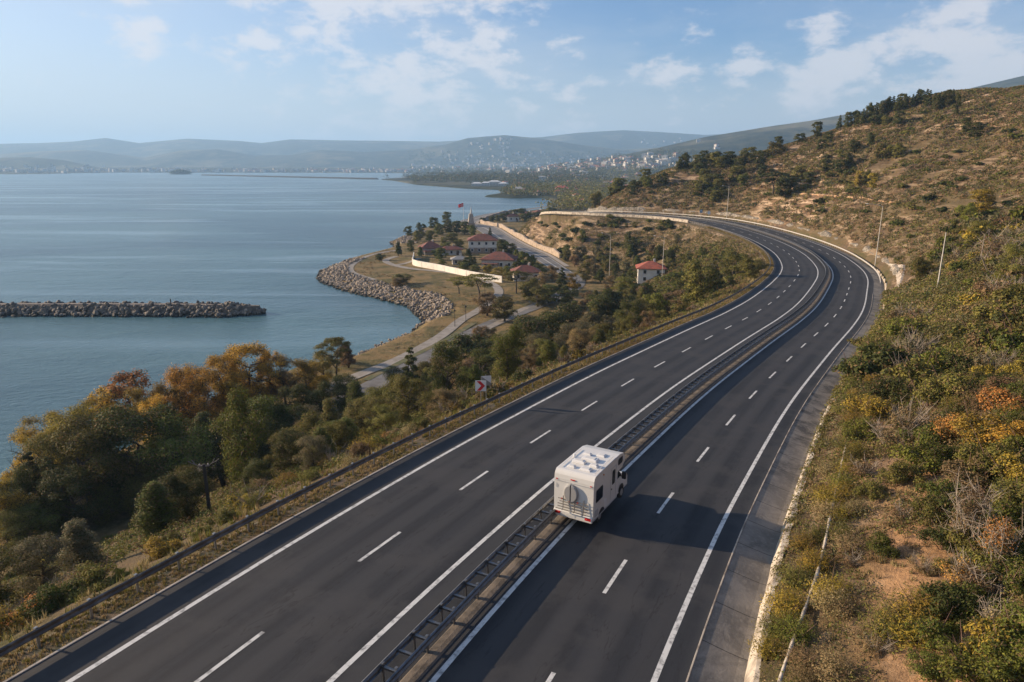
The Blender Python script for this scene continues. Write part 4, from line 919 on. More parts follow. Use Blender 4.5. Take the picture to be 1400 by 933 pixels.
for i, (px, py, lab) in enumerate([(663, 408, 'thin dark path lamp between the umbrella tree and the garden wall'), (622, 447, 'thin path lamp beside the shore footpath before the autumn tree'), (637, 441, 'thin path lamp next to the autumn tree on the footpath')]):
    b = gp(px, py); r = thing('path_lamp', lab, 'path lamp', b); MB().tube([(0, 0, -.2), (0, 0, 4.2)], [.09, .06], 6).build('pole', M_DARK, r); MB().tube([(0, 0, 4.2), (0, 0, 4.35), (0, 0, 4.7), (0, 0, 4.8)], [.08, .26, .22, .05], 8).build('lamp_head', M_DARK, r)

# ---- boulders: breakwater and bay armour
rb = np.random.default_rng(7)
import bmesh
def boulder_me(seed):
    bm = bmesh.new(); bmesh.ops.create_icosphere(bm, subdivisions=2, radius=.5); R_ = np.random.default_rng(seed)
    pl = R_.normal(size=(9, 3)); pl /= np.linalg.norm(pl, axis=1)[:, None]; ds = R_.uniform(.26, .42, 9)
    for v in bm.verts:
        for p, d in zip(pl, ds):
            e = v.co.x * p[0] + v.co.y * p[1] + v.co.z * p[2] - d
            if e > 0: v.co -= Vector(p) * e
    bmesh.ops.remove_doubles(bm, verts=bm.verts, dist=.02)
    me = bpy.data.meshes.new('boulder'); bm.to_mesh(me); bm.free(); return me
def rockmat(name, a, b_):
    m = bpy.data.materials.new(name); m.use_nodes = True; t = NT(m.node_tree); p = t.n['Principled BSDF']; g = t.new('ShaderNodeNewGeometry'); oi = t.new('ShaderNodeObjectInfo')
    f = t.math('FRACT', t.math('ADD', oi.outputs['Random'], g.outputs['Random Per Island']))
    c = t.mix(t.math('MULTIPLY', t.math('ADD', f, t.noise(g.outputs['Position'], .8, 5)), .5), a + (1,), b_ + (1,))
    sp = t.new('ShaderNodeSeparateXYZ'); t.l.new(g.outputs['Position'], sp.inputs[0]); wet = t.ramp(sp.outputs[2], .75, .35)
    c = t.mix(wet, c, (.03, .028, .024, 1)); t.l.new(c, p.inputs['Base Color']); p.inputs['Roughness'].default_value = .9; return m
M_ROCK = rockmat('armour_rock', (.085, .068, .052), (.46, .37, .28)); M_ROCKD = rockmat('breakwater_rock', (.05, .043, .037), (.27, .225, .18))
BP = [boulder_me(s) for s in range(6)]
for m_ in BP: m_.materials.append(M_ROCK)
bould = []     # x,y,z,size,kind
bx0, bx1, by = -215.0, -77.0, 204.0
def bw_axis(x): return by + 1.5 * math.sin(x / 30) + .012 * (x + 150)
for i in range(2300):
    x = rb.uniform(bx0, bx1 + 1.5); k = (bx1 + 1.5 - x); hw = 6.5 * min(1, (max(k, 0.) / 11) ** .6); v = rb.uniform(-1, 1)
    if abs(v) < .16 and k > 12: continue
    z = 3.3 * (1 - abs(v) ** 1.1) * min(1, .35 + k / 14) ; z = min(z, 2.8) + rb.uniform(-.25, .35); bould.append((x, bw_axis(x) + v * hw, z - .15, rb.uniform(.6, 1.5) ** 1.6 + .35, 1))
sd_pts = []
for i in range(26000):
    x, y = rb.uniform(-84, -18), rb.uniform(180, 445); sd_pts.append((x, y))
sdp = np.array(sd_pts); dcs = coast_sdf(sdp[:, 0], sdp[:, 1]); hs = height(sdp[:, 0], sdp[:, 1])
lim = np.where((sdp[:, 1] > 188) & (sdp[:, 1] < 312), 11.5, np.where((sdp[:, 1] > 375), 13.0, 2.5)); lim = lim * np.where(sdp[:, 1] < 205, .6 + .4 * (sdp[:, 1] - 188) / 17, 1)
ok = (dcs > -.8) & (dcs < lim) & ~((sdp[:, 1] > 312) & (sdp[:, 1] < 375) & (rb.random(len(sdp)) < .5)) & ~((sdp[:, 1] > 375) & (rb.random(len(sdp)) < .55))
for (x, y), z in zip(sdp[ok], hs[ok]): bould.append((x, y, z + rb.uniform(-.1, .35), rb.uniform(.6, 1.55) ** 1.6 * .8 + .3, 0))
for i in range(260):
    x, y = rb.uniform(-50, -27), 0; f_ = rb.random(); A_, B_ = np.array(gz(471, 496, 0)), np.array(gz(560, 457, 0)); p = A_ + (B_ - A_) * f_ + rb.normal(0, .6, 2) + np.array([.8, -.4]); bould.append((p[0], p[1], .3 + rb.uniform(0, .5), rb.uniform(.5, 1.1), 0))
# walkway and core
r = thing('breakwater', 'long low rubble breakwater with a flat walkway lying offshore', 'breakwater', (-120, by, 0))
core = []; X_ = np.linspace(bx0, bx1, 60)
core = [[(x, bw_axis(x) - 6.2 * g, -3), (x, bw_axis(x) - 2.0 * g, 2.45), (x, bw_axis(x) + 2.0 * g, 2.45), (x, bw_axis(x) + 6.2 * g, -3)] for x in X_ for g in [min(1, .25 + (bx1 - x) / 10)]]
wpart('rubble_core', MB().loft(core).mesh('rubble_core', M_ROCKD), r)
top = [[(x, bw_axis(x) - 1.1, 2.3), (x, bw_axis(x) - 1.1, 2.75), (x, bw_axis(x) + 1.1, 2.75), (x, bw_axis(x) + 1.1, 2.3)] for x in np.linspace(bx0, bx1 - 9, 50)]
wpart('walkway', MB().loft(top).mesh('walkway', mat('walkway', (.22, .18, .15), .9, noise=(.7, (.13, .11, .095), .4, .65))), r)
for px, lab in [(241, 'short dark upright post standing on the breakwater walkway')]:
    o = thing('mooring_post', lab, 'mooring post', (gz(px, 413, 2.75)[0], bw_axis(-100), 2.75)); MB().tube([(0, 0, 0), (0, 0, 1.1), (0, 0, 1.2)], [.22, .18, .26], 8).build('post', M_DARK, o); MB().tube([(0, 0, 1.2), (0, 0, 1.7)], [.16, .12], 8).build('cap', M_DARK, o)
B = np.array(bould); dist = np.hypot(B[:, 0], B[:, 1]); inview = (np.abs(B[:, 0] / B[:, 1]) < .73); app = B[:, 3] / dist * inview * (1 + (B[:, 1] < B[:, 1].mean()) * 0)
order = np.argsort(-app * (1 + .3 * rb.random(len(B))))
me_d = []
for m_ in BP: c = m_.copy(); c.materials.clear(); c.materials.append(M_ROCKD); me_d.append(c)
for k in order[:295]:
    x, y, z, s, kd = B[k]; o = link('boulder', (me_d if kd else BP)[k % 6]); o.location = (x, y, z); o.rotation_euler = tuple(rb.uniform(0, 6, 3)); o.scale = (s, s * rb.uniform(.6, .9), s * rb.uniform(.5, .8))
    if kd: tag(o, 'dark angular boulder in the side of the offshore breakwater', 'boulder', 'boulders of the offshore breakwater')
    else: tag(o, 'pale angular boulder in the rock armour along the bay shore', 'boulder', 'boulders of the bay shore armour')
def merged_boulders(idx, name, m):
    VV, FF, n = [], [], 0; geo = []
    for me in BP:
        v = np.empty(len(me.vertices) * 3, np.float32); me.vertices.foreach_get('co', v); me.calc_loop_triangles(); f = np.empty(len(me.loop_triangles) * 3, np.int32); me.loop_triangles.foreach_get('vertices', f); geo.append((v.reshape(-1, 3), f.reshape(-1, 3)))
    for k in idx:
        x, y, z, s, kd = B[k]; v, f = geo[k % 6]; a, b_, c_ = rb.uniform(0, 6.28, 3)
        Rz = np.array([[math.cos(a), -math.sin(a), 0], [math.sin(a), math.cos(a), 0], [0, 0, 1]]); Rx = np.array([[1, 0, 0], [0, math.cos(b_), -math.sin(b_)], [0, math.sin(b_), math.cos(b_)]])
        VV.append((v * np.array([s, s * .75, s * .65])) @ Rx.T @ Rz.T + np.array([x, y, z])); FF.append(f + n); n += len(v)
    return link(name, mesh_np(name, np.vstack(VV), np.vstack(FF), m))
rest = order[295:]
tag(merged_boulders([k for k in rest if B[k, 4]], 'breakwater_rubble', M_ROCKD), 'dark rubble making up the offshore breakwater', 'rubble', kind='stuff')
tag(merged_boulders([k for k in rest if not B[k, 4]], 'shore_rubble', M_ROCK), 'pale rubble along the curved bay shore', 'rubble', kind='stuff')

# ================================================================== vegetation
R0 = np.random.default_rng(11)
LEAF = {}
for k, a, b_ in [('dark', (.040, .052, .012), (.090, .100, .022)), ('green', (.078, .098, .016), (.155, .170, .030)), ('olive', (.112, .110, .022), (.215, .190, .044)), ('grey', (.11, .10, .05), (.19, .165, .09)),
                 ('lime', (.115, .135, .018), (.22, .22, .036)), ('yellow', (.24, .175, .024), (.44, .31, .05)), ('orange', (.48, .265, .034), (.68, .41, .065)), ('rust', (.40, .19, .045), (.56, .29, .08)), ('brown', (.17, .11, .055), (.28, .185, .095)), ('straw', (.30, .22, .10), (.44, .34, .17))]:
    LEAF[k] = leafmat('leaf_' + k, a, b_)
M_BARK = mat('bark', (.10, .075, .055), .95, noise=(3., (.05, .04, .03), .4, .6)); M_BARKP = mat('pale_twigs', (.26, .215, .17), .9); M_BARKR = mat('reddish_twigs', (.17, .10, .075), .9)

def leaves(C, Nrm, size, rng, aspect=.62):
    """diamond leaves at C with normals near Nrm"""
    n = len(C); N = Nrm + rng.normal(0, .55, (n, 3)); N /= np.linalg.norm(N, axis=1)[:, None] + 1e-9
    U = rng.normal(size=(n, 3)); U -= (U * N).sum(1)[:, None] * N; U /= np.linalg.norm(U, axis=1)[:, None] + 1e-9; Wv = np.cross(N, U)
    s = size * rng.uniform(.6, 1.35, n)[:, None] if np.ndim(size) == 0 else size[:, None] * rng.uniform(.6, 1.35, (n, 1))
    V = np.stack([C - U * s * .5, C + Wv * s * aspect * .5 + N * s * .06, C + U * s * .5, C - Wv * s * aspect * .5 + N * s * .06], 1).reshape(-1, 3)
    return V, np.arange(4 * n).reshape(-1, 4), np.repeat(rng.random(n), 4)
def crown_points(cl, n, rng, shell=.65):
    """points over a set of ellipsoid clumps (x,y,z,rx,rz), biased to their shells"""
    cl = np.array(cl); w = cl[:, 3] ** 2; w = w / w.sum(); k = rng.choice(len(cl), n, p=w)
    d = rng.normal(size=(n, 3)); d /= np.linalg.norm(d, axis=1)[:, None]; d[:, 2] = np.where(d[:, 2] < -.45, -d[:, 2], d[:, 2])
    r = (shell + (1 - shell) * rng.random(n) ** .6) * (1 + .5 * (rng.random(n) - .5)); c = cl[k]
    P = c[:, :3] + d * r[:, None] * np.c_[c[:, 3], c[:, 3], c[:, 4]]; return P, d
def limb_set(b, H, spread, nl, rng, r0, zlo=.3, zhi=.8, sub=3):
    b.tube([(0, 0, -.6), (rng.normal(0, .04) * H, rng.normal(0, .04) * H, H * .35), (rng.normal(0, .05) * H, rng.normal(0, .05) * H, H * .8)], [r0 * 1.25, r0, r0 * .3], 7)
    tips = []
    for i in range(nl):
        a = i * 2.4 + rng.uniform(-.4, .4); z0 = H * (zlo + (zhi - zlo) * i / nl); L = spread * rng.uniform(.65, 1.0) * (1 - .35 * i / nl); e = rng.uniform(.35, .8)
        p1 = (math.cos(a) * L * .5, math.sin(a) * L * .5, z0 + L * e * .45); p2 = (math.cos(a + .2) * L, math.sin(a + .2) * L, z0 + L * e)
        b.tube([(0, 0, z0), p1, p2], [r0 * .5, r0 * .3, r0 * .1], 5); tips.append(p2)
        for j in range(sub):
            q = np.array(p1) + (np.array(p2) - p1) * rng.uniform(0, .8); e_ = q + rng.normal(0, .3, 3) * L + np.array([0, 0, .25 * L]); b.tube([q, (q + e_) / 2 + rng.normal(0, .04, 3) * L, e_], [r0 * .16, r0 * .1, r0 * .04], 4)
    return tips
def proto_tree(kind, seed, H, Rr, nleaf, ls):
    rng = np.random.default_rng(seed); b = MB(); cl = []
    if kind == 'broad':
        limb_set(b, H * .8, Rr * .8, 7, rng, H * .028)
        for i in range(30):
            a = rng.uniform(0, 6.28); q = rng.uniform(0, 1) ** .6; z = rng.uniform(.14, .92); rr_ = Rr * math.sqrt(max(.05, 1 - ((z - .45) / .55) ** 2)) * .80 * q
            s = Rr * rng.uniform(.20, .40); cl.append((math.cos(a) * rr_, math.sin(a) * rr_, H * z, s, s * .8))
        shell = .5
    elif kind == 'upright':
        limb_set(b, H * .85, Rr * .7, 8, rng, H * .02, .2, .85)
        for i in range(14):
            z = .2 + .72 * i / 13; rr_ = Rr * (1.05 - z) * .8; a = i * 2.4; s = Rr * (.5 - .25 * z) * rng.uniform(.8, 1.25); cl.append((math.cos(a) * rr_ * .6, math.sin(a) * rr_ * .6, H * z, s, s * 1.15))
        shell = .45
    elif kind == 'airy':
        limb_set(b, H * .85, Rr, 9, rng, H * .022, .35, .9, 5)
        for i in range(40):
            a = rng.uniform(0, 6.28); q = rng.uniform(.05, .95); z = rng.uniform(.16, .95); rr_ = Rr * q * math.sqrt(max(.12, 1 - ((z - .5) / .52) ** 2)); s = Rr * rng.uniform(.20, .34); cl.append((math.cos(a) * rr_, math.sin(a) * rr_, H * z, s, s * 1.15))
        shell = .1
    elif kind == 'umbrella':
        limb_set(b, H * .9, Rr * .95, 8, rng, H * .02, .55, .85, 4)
        for i in range(14):
            a = i * 2.4; q = math.sqrt(i / 14.); z = .93 - .16 * q * q; s = Rr * rng.uniform(.24, .34); cl.append((math.cos(a) * Rr * q * .85, math.sin(a) * Rr * q * .85, H * z, s, s * .38))
        for i in range(6):
            a = rng.uniform(0, 6.28); cl.append((math.cos(a) * Rr * .5, math.sin(a) * Rr * .5, H * rng.uniform(.5, .68), Rr * .28, Rr * .16))
        shell = .3
    elif kind == 'pine':
        limb_set(b, H * .95, Rr * .6, 9, rng, H * .018, .15, .9)
        for i in range(20):
            z = .16 + .8 * i / 19; rr_ = Rr * (1.02 - z) ** .8; a = i * 2.4; s = Rr * (.42 - .28 * z) * rng.uniform(.85, 1.2); cl.append((math.cos(a) * rr_ * .65, math.sin(a) * rr_ * .65, H * z, s, s * .75))
        shell = .35
    elif kind == 'bare':
        for i in range(7):
            a = rng.uniform(0, 6.28); ti = rng.uniform(.05, .4); top = np.array([math.cos(a) * H * ti, math.sin(a) * H * ti, H * rng.uniform(.75, 1)]); b.tube([(0, 0, -.3), top * .5 + rng.normal(0, .05, 3) * H, top], [H * .014, H * .009, H * .003], 5)
            for j in range(11):
                q = top * rng.uniform(.3, .95); e_ = q + rng.normal(0, .13, 3) * H + np.array([0, 0, .12 * H]); b.tube([q, (q + e_) / 2, e_], [H * .005, H * .0035, H * .0015], 3)
                for l in range(3): g = q + (e_ - q) * rng.uniform(.4, 1); h_ = g + rng.normal(0, .07, 3) * H + np.array([0, 0, .04 * H]); b.tube([g, h_], [H * .003, H * .0012], 3)
        cl = [(0, 0, H * .6, Rr * .8, H * .38)]; shell = .1
    P, d = crown_points(cl, nleaf, rng, shell)
    c0 = np.array([0, 0, H * .5]); out = P - c0; out /= np.linalg.norm(out, axis=1)[:, None] + 1e-9
    V, F, t_ = leaves(P, d * .7 + out * .6, ls, rng)
    return b.mesh('trunk', M_BARK if kind != 'bare' else M_BARKP), mesh_np('crown', V, F, LEAF['green'], attrs=dict(tint=t_)), H, Rr
def proto_bush(seed, Rr, nleaf, ls, kind='round'):
    rng = np.random.default_rng(seed); b = MB(); cl = []
    nst = 9 if kind != 'twiggy' else 26
    for i in range(nst):
        a = rng.uniform(0, 6.28); L = Rr * rng.uniform(.7, 1.2); e = rng.uniform(.5, 1.3); p2 = np.array([math.cos(a) * L * .75, math.sin(a) * L * .75, L * e]); b.tube([(0, 0, -.2), p2 * .5 + rng.normal(0, .06, 3) * Rr, p2], [Rr * .022, Rr * .014, Rr * .005], 4)
        if kind == 'twiggy':
            for j in range(5): q = p2 * rng.uniform(.35, .95); b.tube([q, q + rng.normal(0, .2, 3) * Rr + np.array([0, 0, .18 * Rr])], [Rr * .010, Rr * .004], 3)
    for i in range(22 if kind == 'round' else 12):
        a = rng.uniform(0, 6.28); q = rng.uniform(0, .95); s = Rr * rng.uniform(.18, .42); cl.append((math.cos(a) * Rr * q, math.sin(a) * Rr * q, Rr * rng.uniform(.25, .85 - .3 * q), s, s * .9))
    if kind == 'spray':
        n = nleaf // 10; st = rng.normal(size=(n, 3)); st[:, 2] = np.abs(st[:, 2]) + .55; st /= np.linalg.norm(st, axis=1)[:, None]; u = rng.random((n, 10)) ** .7
        P = (st[:, None, :] * u[..., None] * Rr * 1.25 * rng.uniform(.7, 1.1, (n, 1, 1)) + rng.normal(0, .03, (n, 10, 3)) * Rr).reshape(-1, 3); d = np.repeat(st, 10, 0)
    else: P, d = crown_points(cl, nleaf, rng, .4 if kind == 'round' else .1)
    P[:, 2] = np.maximum(P[:, 2], .02)
    V, F, t_ = leaves(P, d + np.array([0, 0, .3]), ls, rng, .5 if kind != 'spray' else .3)
    return b.mesh('stems', {'twiggy': M_BARKP}.get(kind, M_BARKR)), mesh_np('foliage', V, F, LEAF['green'], attrs=dict(tint=t_)), Rr, Rr

PR = {}
def tp(kind, lod, v):
    k = (kind, lod, v)
    if k not in PR:
        n, ls = {0: (15000, .20), 1: (7000, .34), 2: (2600, .62)}[lod]; H, Rr = dict(broad=(10, 4.4), upright=(10, 2.6), airy=(10, 3.8), umbrella=(10, 4.2), pine=(10, 2.5), bare=(7, 2.2))[kind]
        f = dict(broad=1.15, upright=.8, airy=1.25, umbrella=.55, pine=.85, bare=.12)[kind]; PR[k] = proto_tree(kind, 100 + hash(kind[0]) * 0 + ord(kind[0]) * 7 + ord(kind[1]) + v * 13, H, Rr, int(n * f), ls * (.9 if kind in ('airy', 'bare') else 1))
    return PR[k]
def bp(kind, lod, v):
    k = ('b' + kind, lod, v)
    if k not in PR:
        n, ls = {0: (5200, .115), 1: (1900, .22), 2: (650, .42)}[lod]; f = dict(round=1.0, twiggy=.28, spray=.75)[kind]; PR[k] = proto_bush(300 + ord(kind[0]) * 3 + v * 17, 1.3, int(n * f), ls * (1.1 if kind == 'spray' else 1), kind)
    return PR[k]
PLANTS = []     # for labels: (object, kindword, colour word, x, y, z, h, zone)
CNAME = dict(dark='dark green', green='green', olive='olive green', grey='grey-green', lime='bright green', yellow='yellow', orange='orange', rust='rust-coloured', brown='brown', straw='straw-coloured')
TNAME = dict(broad='broadleaf_tree', upright='upright_tree', airy='autumn_tree', umbrella='umbrella_tree', pine='pine_tree', bare='bare_tree')
def setmat(o, m):
    o.material_slots[0].link = 'OBJECT'; o.material_slots[0].material = m
POLE = hit(287, 704, 30); POLE2 = hit(1281, 398, 60.)
def hides_pole(x, y, h):
    px, _ = project(x, y, 20)
    if 60 < y < POLE2[1] + 1 and abs(float(px) - 1282) < 30 and h > 1.5 and x > 0: return True
    return y < POLE[1] + .5 and abs(float(px) - 286) < (62 if h > 2.5 else 30) and float(lateral([x], [y])[0][0]) < -13 and h > 1.0
def put_tree(kind, colr, x, y, H, Wd=None, z=None, zone='', lod=None, v=None):
    if hides_pole(x, y, H): return
    d = math.hypot(x, y); lod = (0 if d < 130 else 1 if d < 260 else 2) if lod is None else lod
    tm, cm, h0, r0 = tp(kind, lod, int(R0.integers(0, 3)) if v is None else v); z = float(height(np.array([x]), np.array([y]))[0]) if z is None else z
    sz = H / h0; sx = (Wd / 2 / r0) if Wd else sz * R0.uniform(.85, 1.15)
    r = bpy.data.objects.new(TNAME[kind], None); COL.objects.link(r); r.location = (x, y, z - .15); r.rotation_euler = (0, 0, R0.uniform(0, 6.28)); r.scale = (sx, sx * R0.uniform(.9, 1.1), sz); r.empty_display_size = .3
    link('trunk', tm, r); c = link('crown', cm, r); setmat(c, LEAF[colr]); r['category'] = 'evergreen' if kind == 'pine' else 'tree'
    PLANTS.append((r, dict(broad='spreading tree', upright='slender tree', airy='airy tree', umbrella='umbrella-shaped tree', pine='conical evergreen tree', bare='bare-branched tree')[kind], CNAME[colr], x, y, z, H, zone)); return r
def put_bush(kind, colr, x, y, Rr, zone='', z=None, sq=1.0):
    s_, i_ = lateral([x], [y])
    if TS1 - 14 < i_[0] < TS0 + 6 and 0 < s_[0] < 15.5 + Rr: return
    if hides_pole(x, y, Rr * 1.3): return
    d = math.hypot(x, y); lod = 0 if d < 62 else 1 if d < 150 else 2
    sm, fm, h0, r0 = bp(kind, lod, int(R0.integers(0, 4 if lod == 0 else 3))); z = float(height(np.array([x]), np.array([y]))[0]) if z is None else z; s = Rr / r0
    r = bpy.data.objects.new('bush' if kind == 'round' else 'shrub', None); COL.objects.link(r); r.location = (x, y, z - .08 * Rr); r.rotation_euler = (0, 0, R0.uniform(0, 6.28)); r.scale = (s, s * R0.uniform(.85, 1.15), s * sq * R0.uniform(.85, 1.15)); r.empty_display_size = .3
    if lod < 2: link('stems', sm, r)
    c = link('foliage', fm, r); setmat(c, LEAF[colr]); r['category'] = 'bush' if kind == 'round' else 'shrub'
    PLANTS.append((r, dict(round='rounded bush', twiggy='twiggy shrub', spray='feathery shrub')[kind], CNAME[colr], x, y, z, Rr * 1.3, zone)); return r
def tt(px, py, H, wpx, kind, colr, zone, y0=33.):
    side = -1 if zone in (Z1, Z2, Z3) else 1
    for hh in (H, H * .85, H * .7, H * .55, H * .4, H * 1.2):
        g = top_at(px, py, hh, y0, 900, side)
        if g is not None: break
    if g is None: return
    H = hh
    x, y, z = g; d = math.hypot(y, CAMZ - z - H); put_tree(kind, colr, x, y, H, wpx * d / FPX, z, zone)
Z1 = 'on the seaward slope'; Z2 = 'on the flat shore land'; Z3 = 'on the slope inside the bend'; Z4 = 'on the landward bank'; Z5 = 'on the dry hillside'; Z6 = 'among the villas'; Z7 = 'on the brown headland slope'
# ---- trees seen one by one on the near seaward slope: crown top (px), height, crown width (px)
for a in [(150, 530, 9, 70, 'airy', 'orange'), (222, 528, 9, 70, 'airy', 'yellow'), (258, 500, 10, 60, 'airy', 'orange'), (310, 482, 10, 60, 'airy', 'yellow'), (365, 480, 10, 50, 'airy', 'orange'), (188, 530, 9, 60, 'airy', 'yellow'), (75, 575, 9, 70, 'airy', 'yellow'), (340, 470, 12, 98, 'airy', 'orange'), (296, 488, 11, 70, 'airy', 'orange'), (242, 506, 11, 92, 'airy', 'orange'), (172, 511, 11, 78, 'airy', 'rust'), (207, 540, 9, 50, 'airy', 'orange'), (128, 544, 9, 60, 'airy', 'orange'), (98, 552, 10, 84, 'airy', 'yellow'), (58, 566, 9, 84, 'airy', 'yellow'),
          (28, 590, 9, 70, 'airy', 'orange'), (-5, 655, 8, 70, 'airy', 'yellow'), (385, 487, 9, 50, 'airy', 'brown'), (416, 490, 8, 66, 'airy', 'yellow'), (438, 484, 7, 50, 'airy', 'yellow'), (456, 457, 12, 62, 'umbrella', 'olive'), (318, 505, 9, 60, 'airy', 'orange'), (270, 520, 9, 70, 'airy', 'orange'),
          (188, 556, 13, 150, 'broad', 'dark'), (105, 578, 12, 120, 'broad', 'olive'), (62, 592, 10, 90, 'broad', 'olive'), (232, 572, 12, 120, 'broad', 'green'), (146, 584, 10, 110, 'broad', 'dark'), (274, 560, 9, 80, 'upright', 'dark'), (322, 535, 10, 95, 'broad', 'green'), (362, 533, 10, 90, 'broad', 'green'), (395, 548, 9, 70, 'broad', 'dark'), (300, 590, 8, 90, 'broad', 'dark'), (345, 575, 8, 80, 'broad', 'dark'),
          (36, 614, 9, 60, 'pine', 'dark'), (62, 622, 9, 60, 'pine', 'dark'), (8, 640, 8, 70, 'broad', 'dark'), (92, 640, 8, 90, 'broad', 'dark'), (140, 660, 5, 60, 'upright', 'lime'), (208, 632, 6.5, 74, 'broad', 'olive'), (252, 640, 5.5, 60, 'broad', 'olive'), (180, 650, 5, 60, 'upright', 'olive'), (335, 570, 8.5, 62, 'bare', 'olive'), (318, 600, 6, 50, 'upright', 'olive'),
          (60, 680, 5, 90, 'broad', 'green'), (22, 690, 5, 70, 'broad', 'olive'), (355, 612, 5, 60, 'broad', 'olive'), (420, 555, 7, 56, 'broad', 'grey'), (448, 545, 8, 54, 'upright', 'olive'), (486, 520, 9, 58, 'upright', 'green'), (515, 528, 7, 60, 'broad', 'olive'), (400, 575, 6, 60, 'broad', 'grey'), (385, 590, 5, 55, 'broad', 'olive'), (462, 570, 6, 50, 'broad', 'olive'),
          (560, 473, 10, 44, 'pine', 'green'), (430, 520, 8, 60, 'broad', 'dark'), (400, 525, 8, 60, 'broad', 'dark'), (470, 510, 7, 50, 'broad', 'dark'), (536, 505, 7, 50, 'broad', 'dark'), (585, 500, 7, 55, 'upright', 'olive'), (605, 488, 7, 60, 'airy', 'brown'), (640, 492, 6, 60, 'airy', 'brown'), (570, 530, 6, 55, 'airy', 'brown'), (610, 530, 5, 55, 'airy', 'brown'), (705, 478, 6, 44, 'airy', 'brown'), (545, 545, 5, 50, 'airy', 'brown'),
          (648, 455, 9, 80, 'broad', 'dark'), (612, 470, 8, 60, 'broad', 'dark'), (682, 462, 8, 60, 'broad', 'dark'), (660, 480, 7, 60, 'broad', 'green'), (720, 432, 9, 70, 'broad', 'dark'), (757, 425, 9, 70, 'broad', 'dark'), (692, 442, 8, 60, 'broad', 'green'), (740, 455, 7, 50, 'broad', 'grey'), (780, 415, 8, 60, 'broad', 'dark'), (820, 395, 9, 60, 'broad', 'dark'), (850, 400, 8, 60, 'broad', 'dark'), (880, 412, 8, 56, 'broad', 'olive'), (785, 440, 7, 60, 'broad', 'grey'), (820, 428, 7, 60, 'broad', 'grey'),
          (960, 356, 11, 52, 'broad', 'olive'), (978, 366, 9, 40, 'upright', 'dark'), (925, 372, 8, 50, 'broad', 'green'), (900, 398, 7, 50, 'broad', 'lime'), (935, 395, 8, 50, 'broad', 'brown'), (1008, 345, 7, 50, 'broad', 'olive'), (1030, 352, 6, 40, 'broad', 'olive'), (855, 378, 7, 44, 'broad', 'lime'), (878, 385, 6, 40, 'broad', 'green')]:
    tt(a[0], a[1], a[2], a[3], a[4], a[5], Z1 if a[0] < 760 else Z3)
rdP = cp
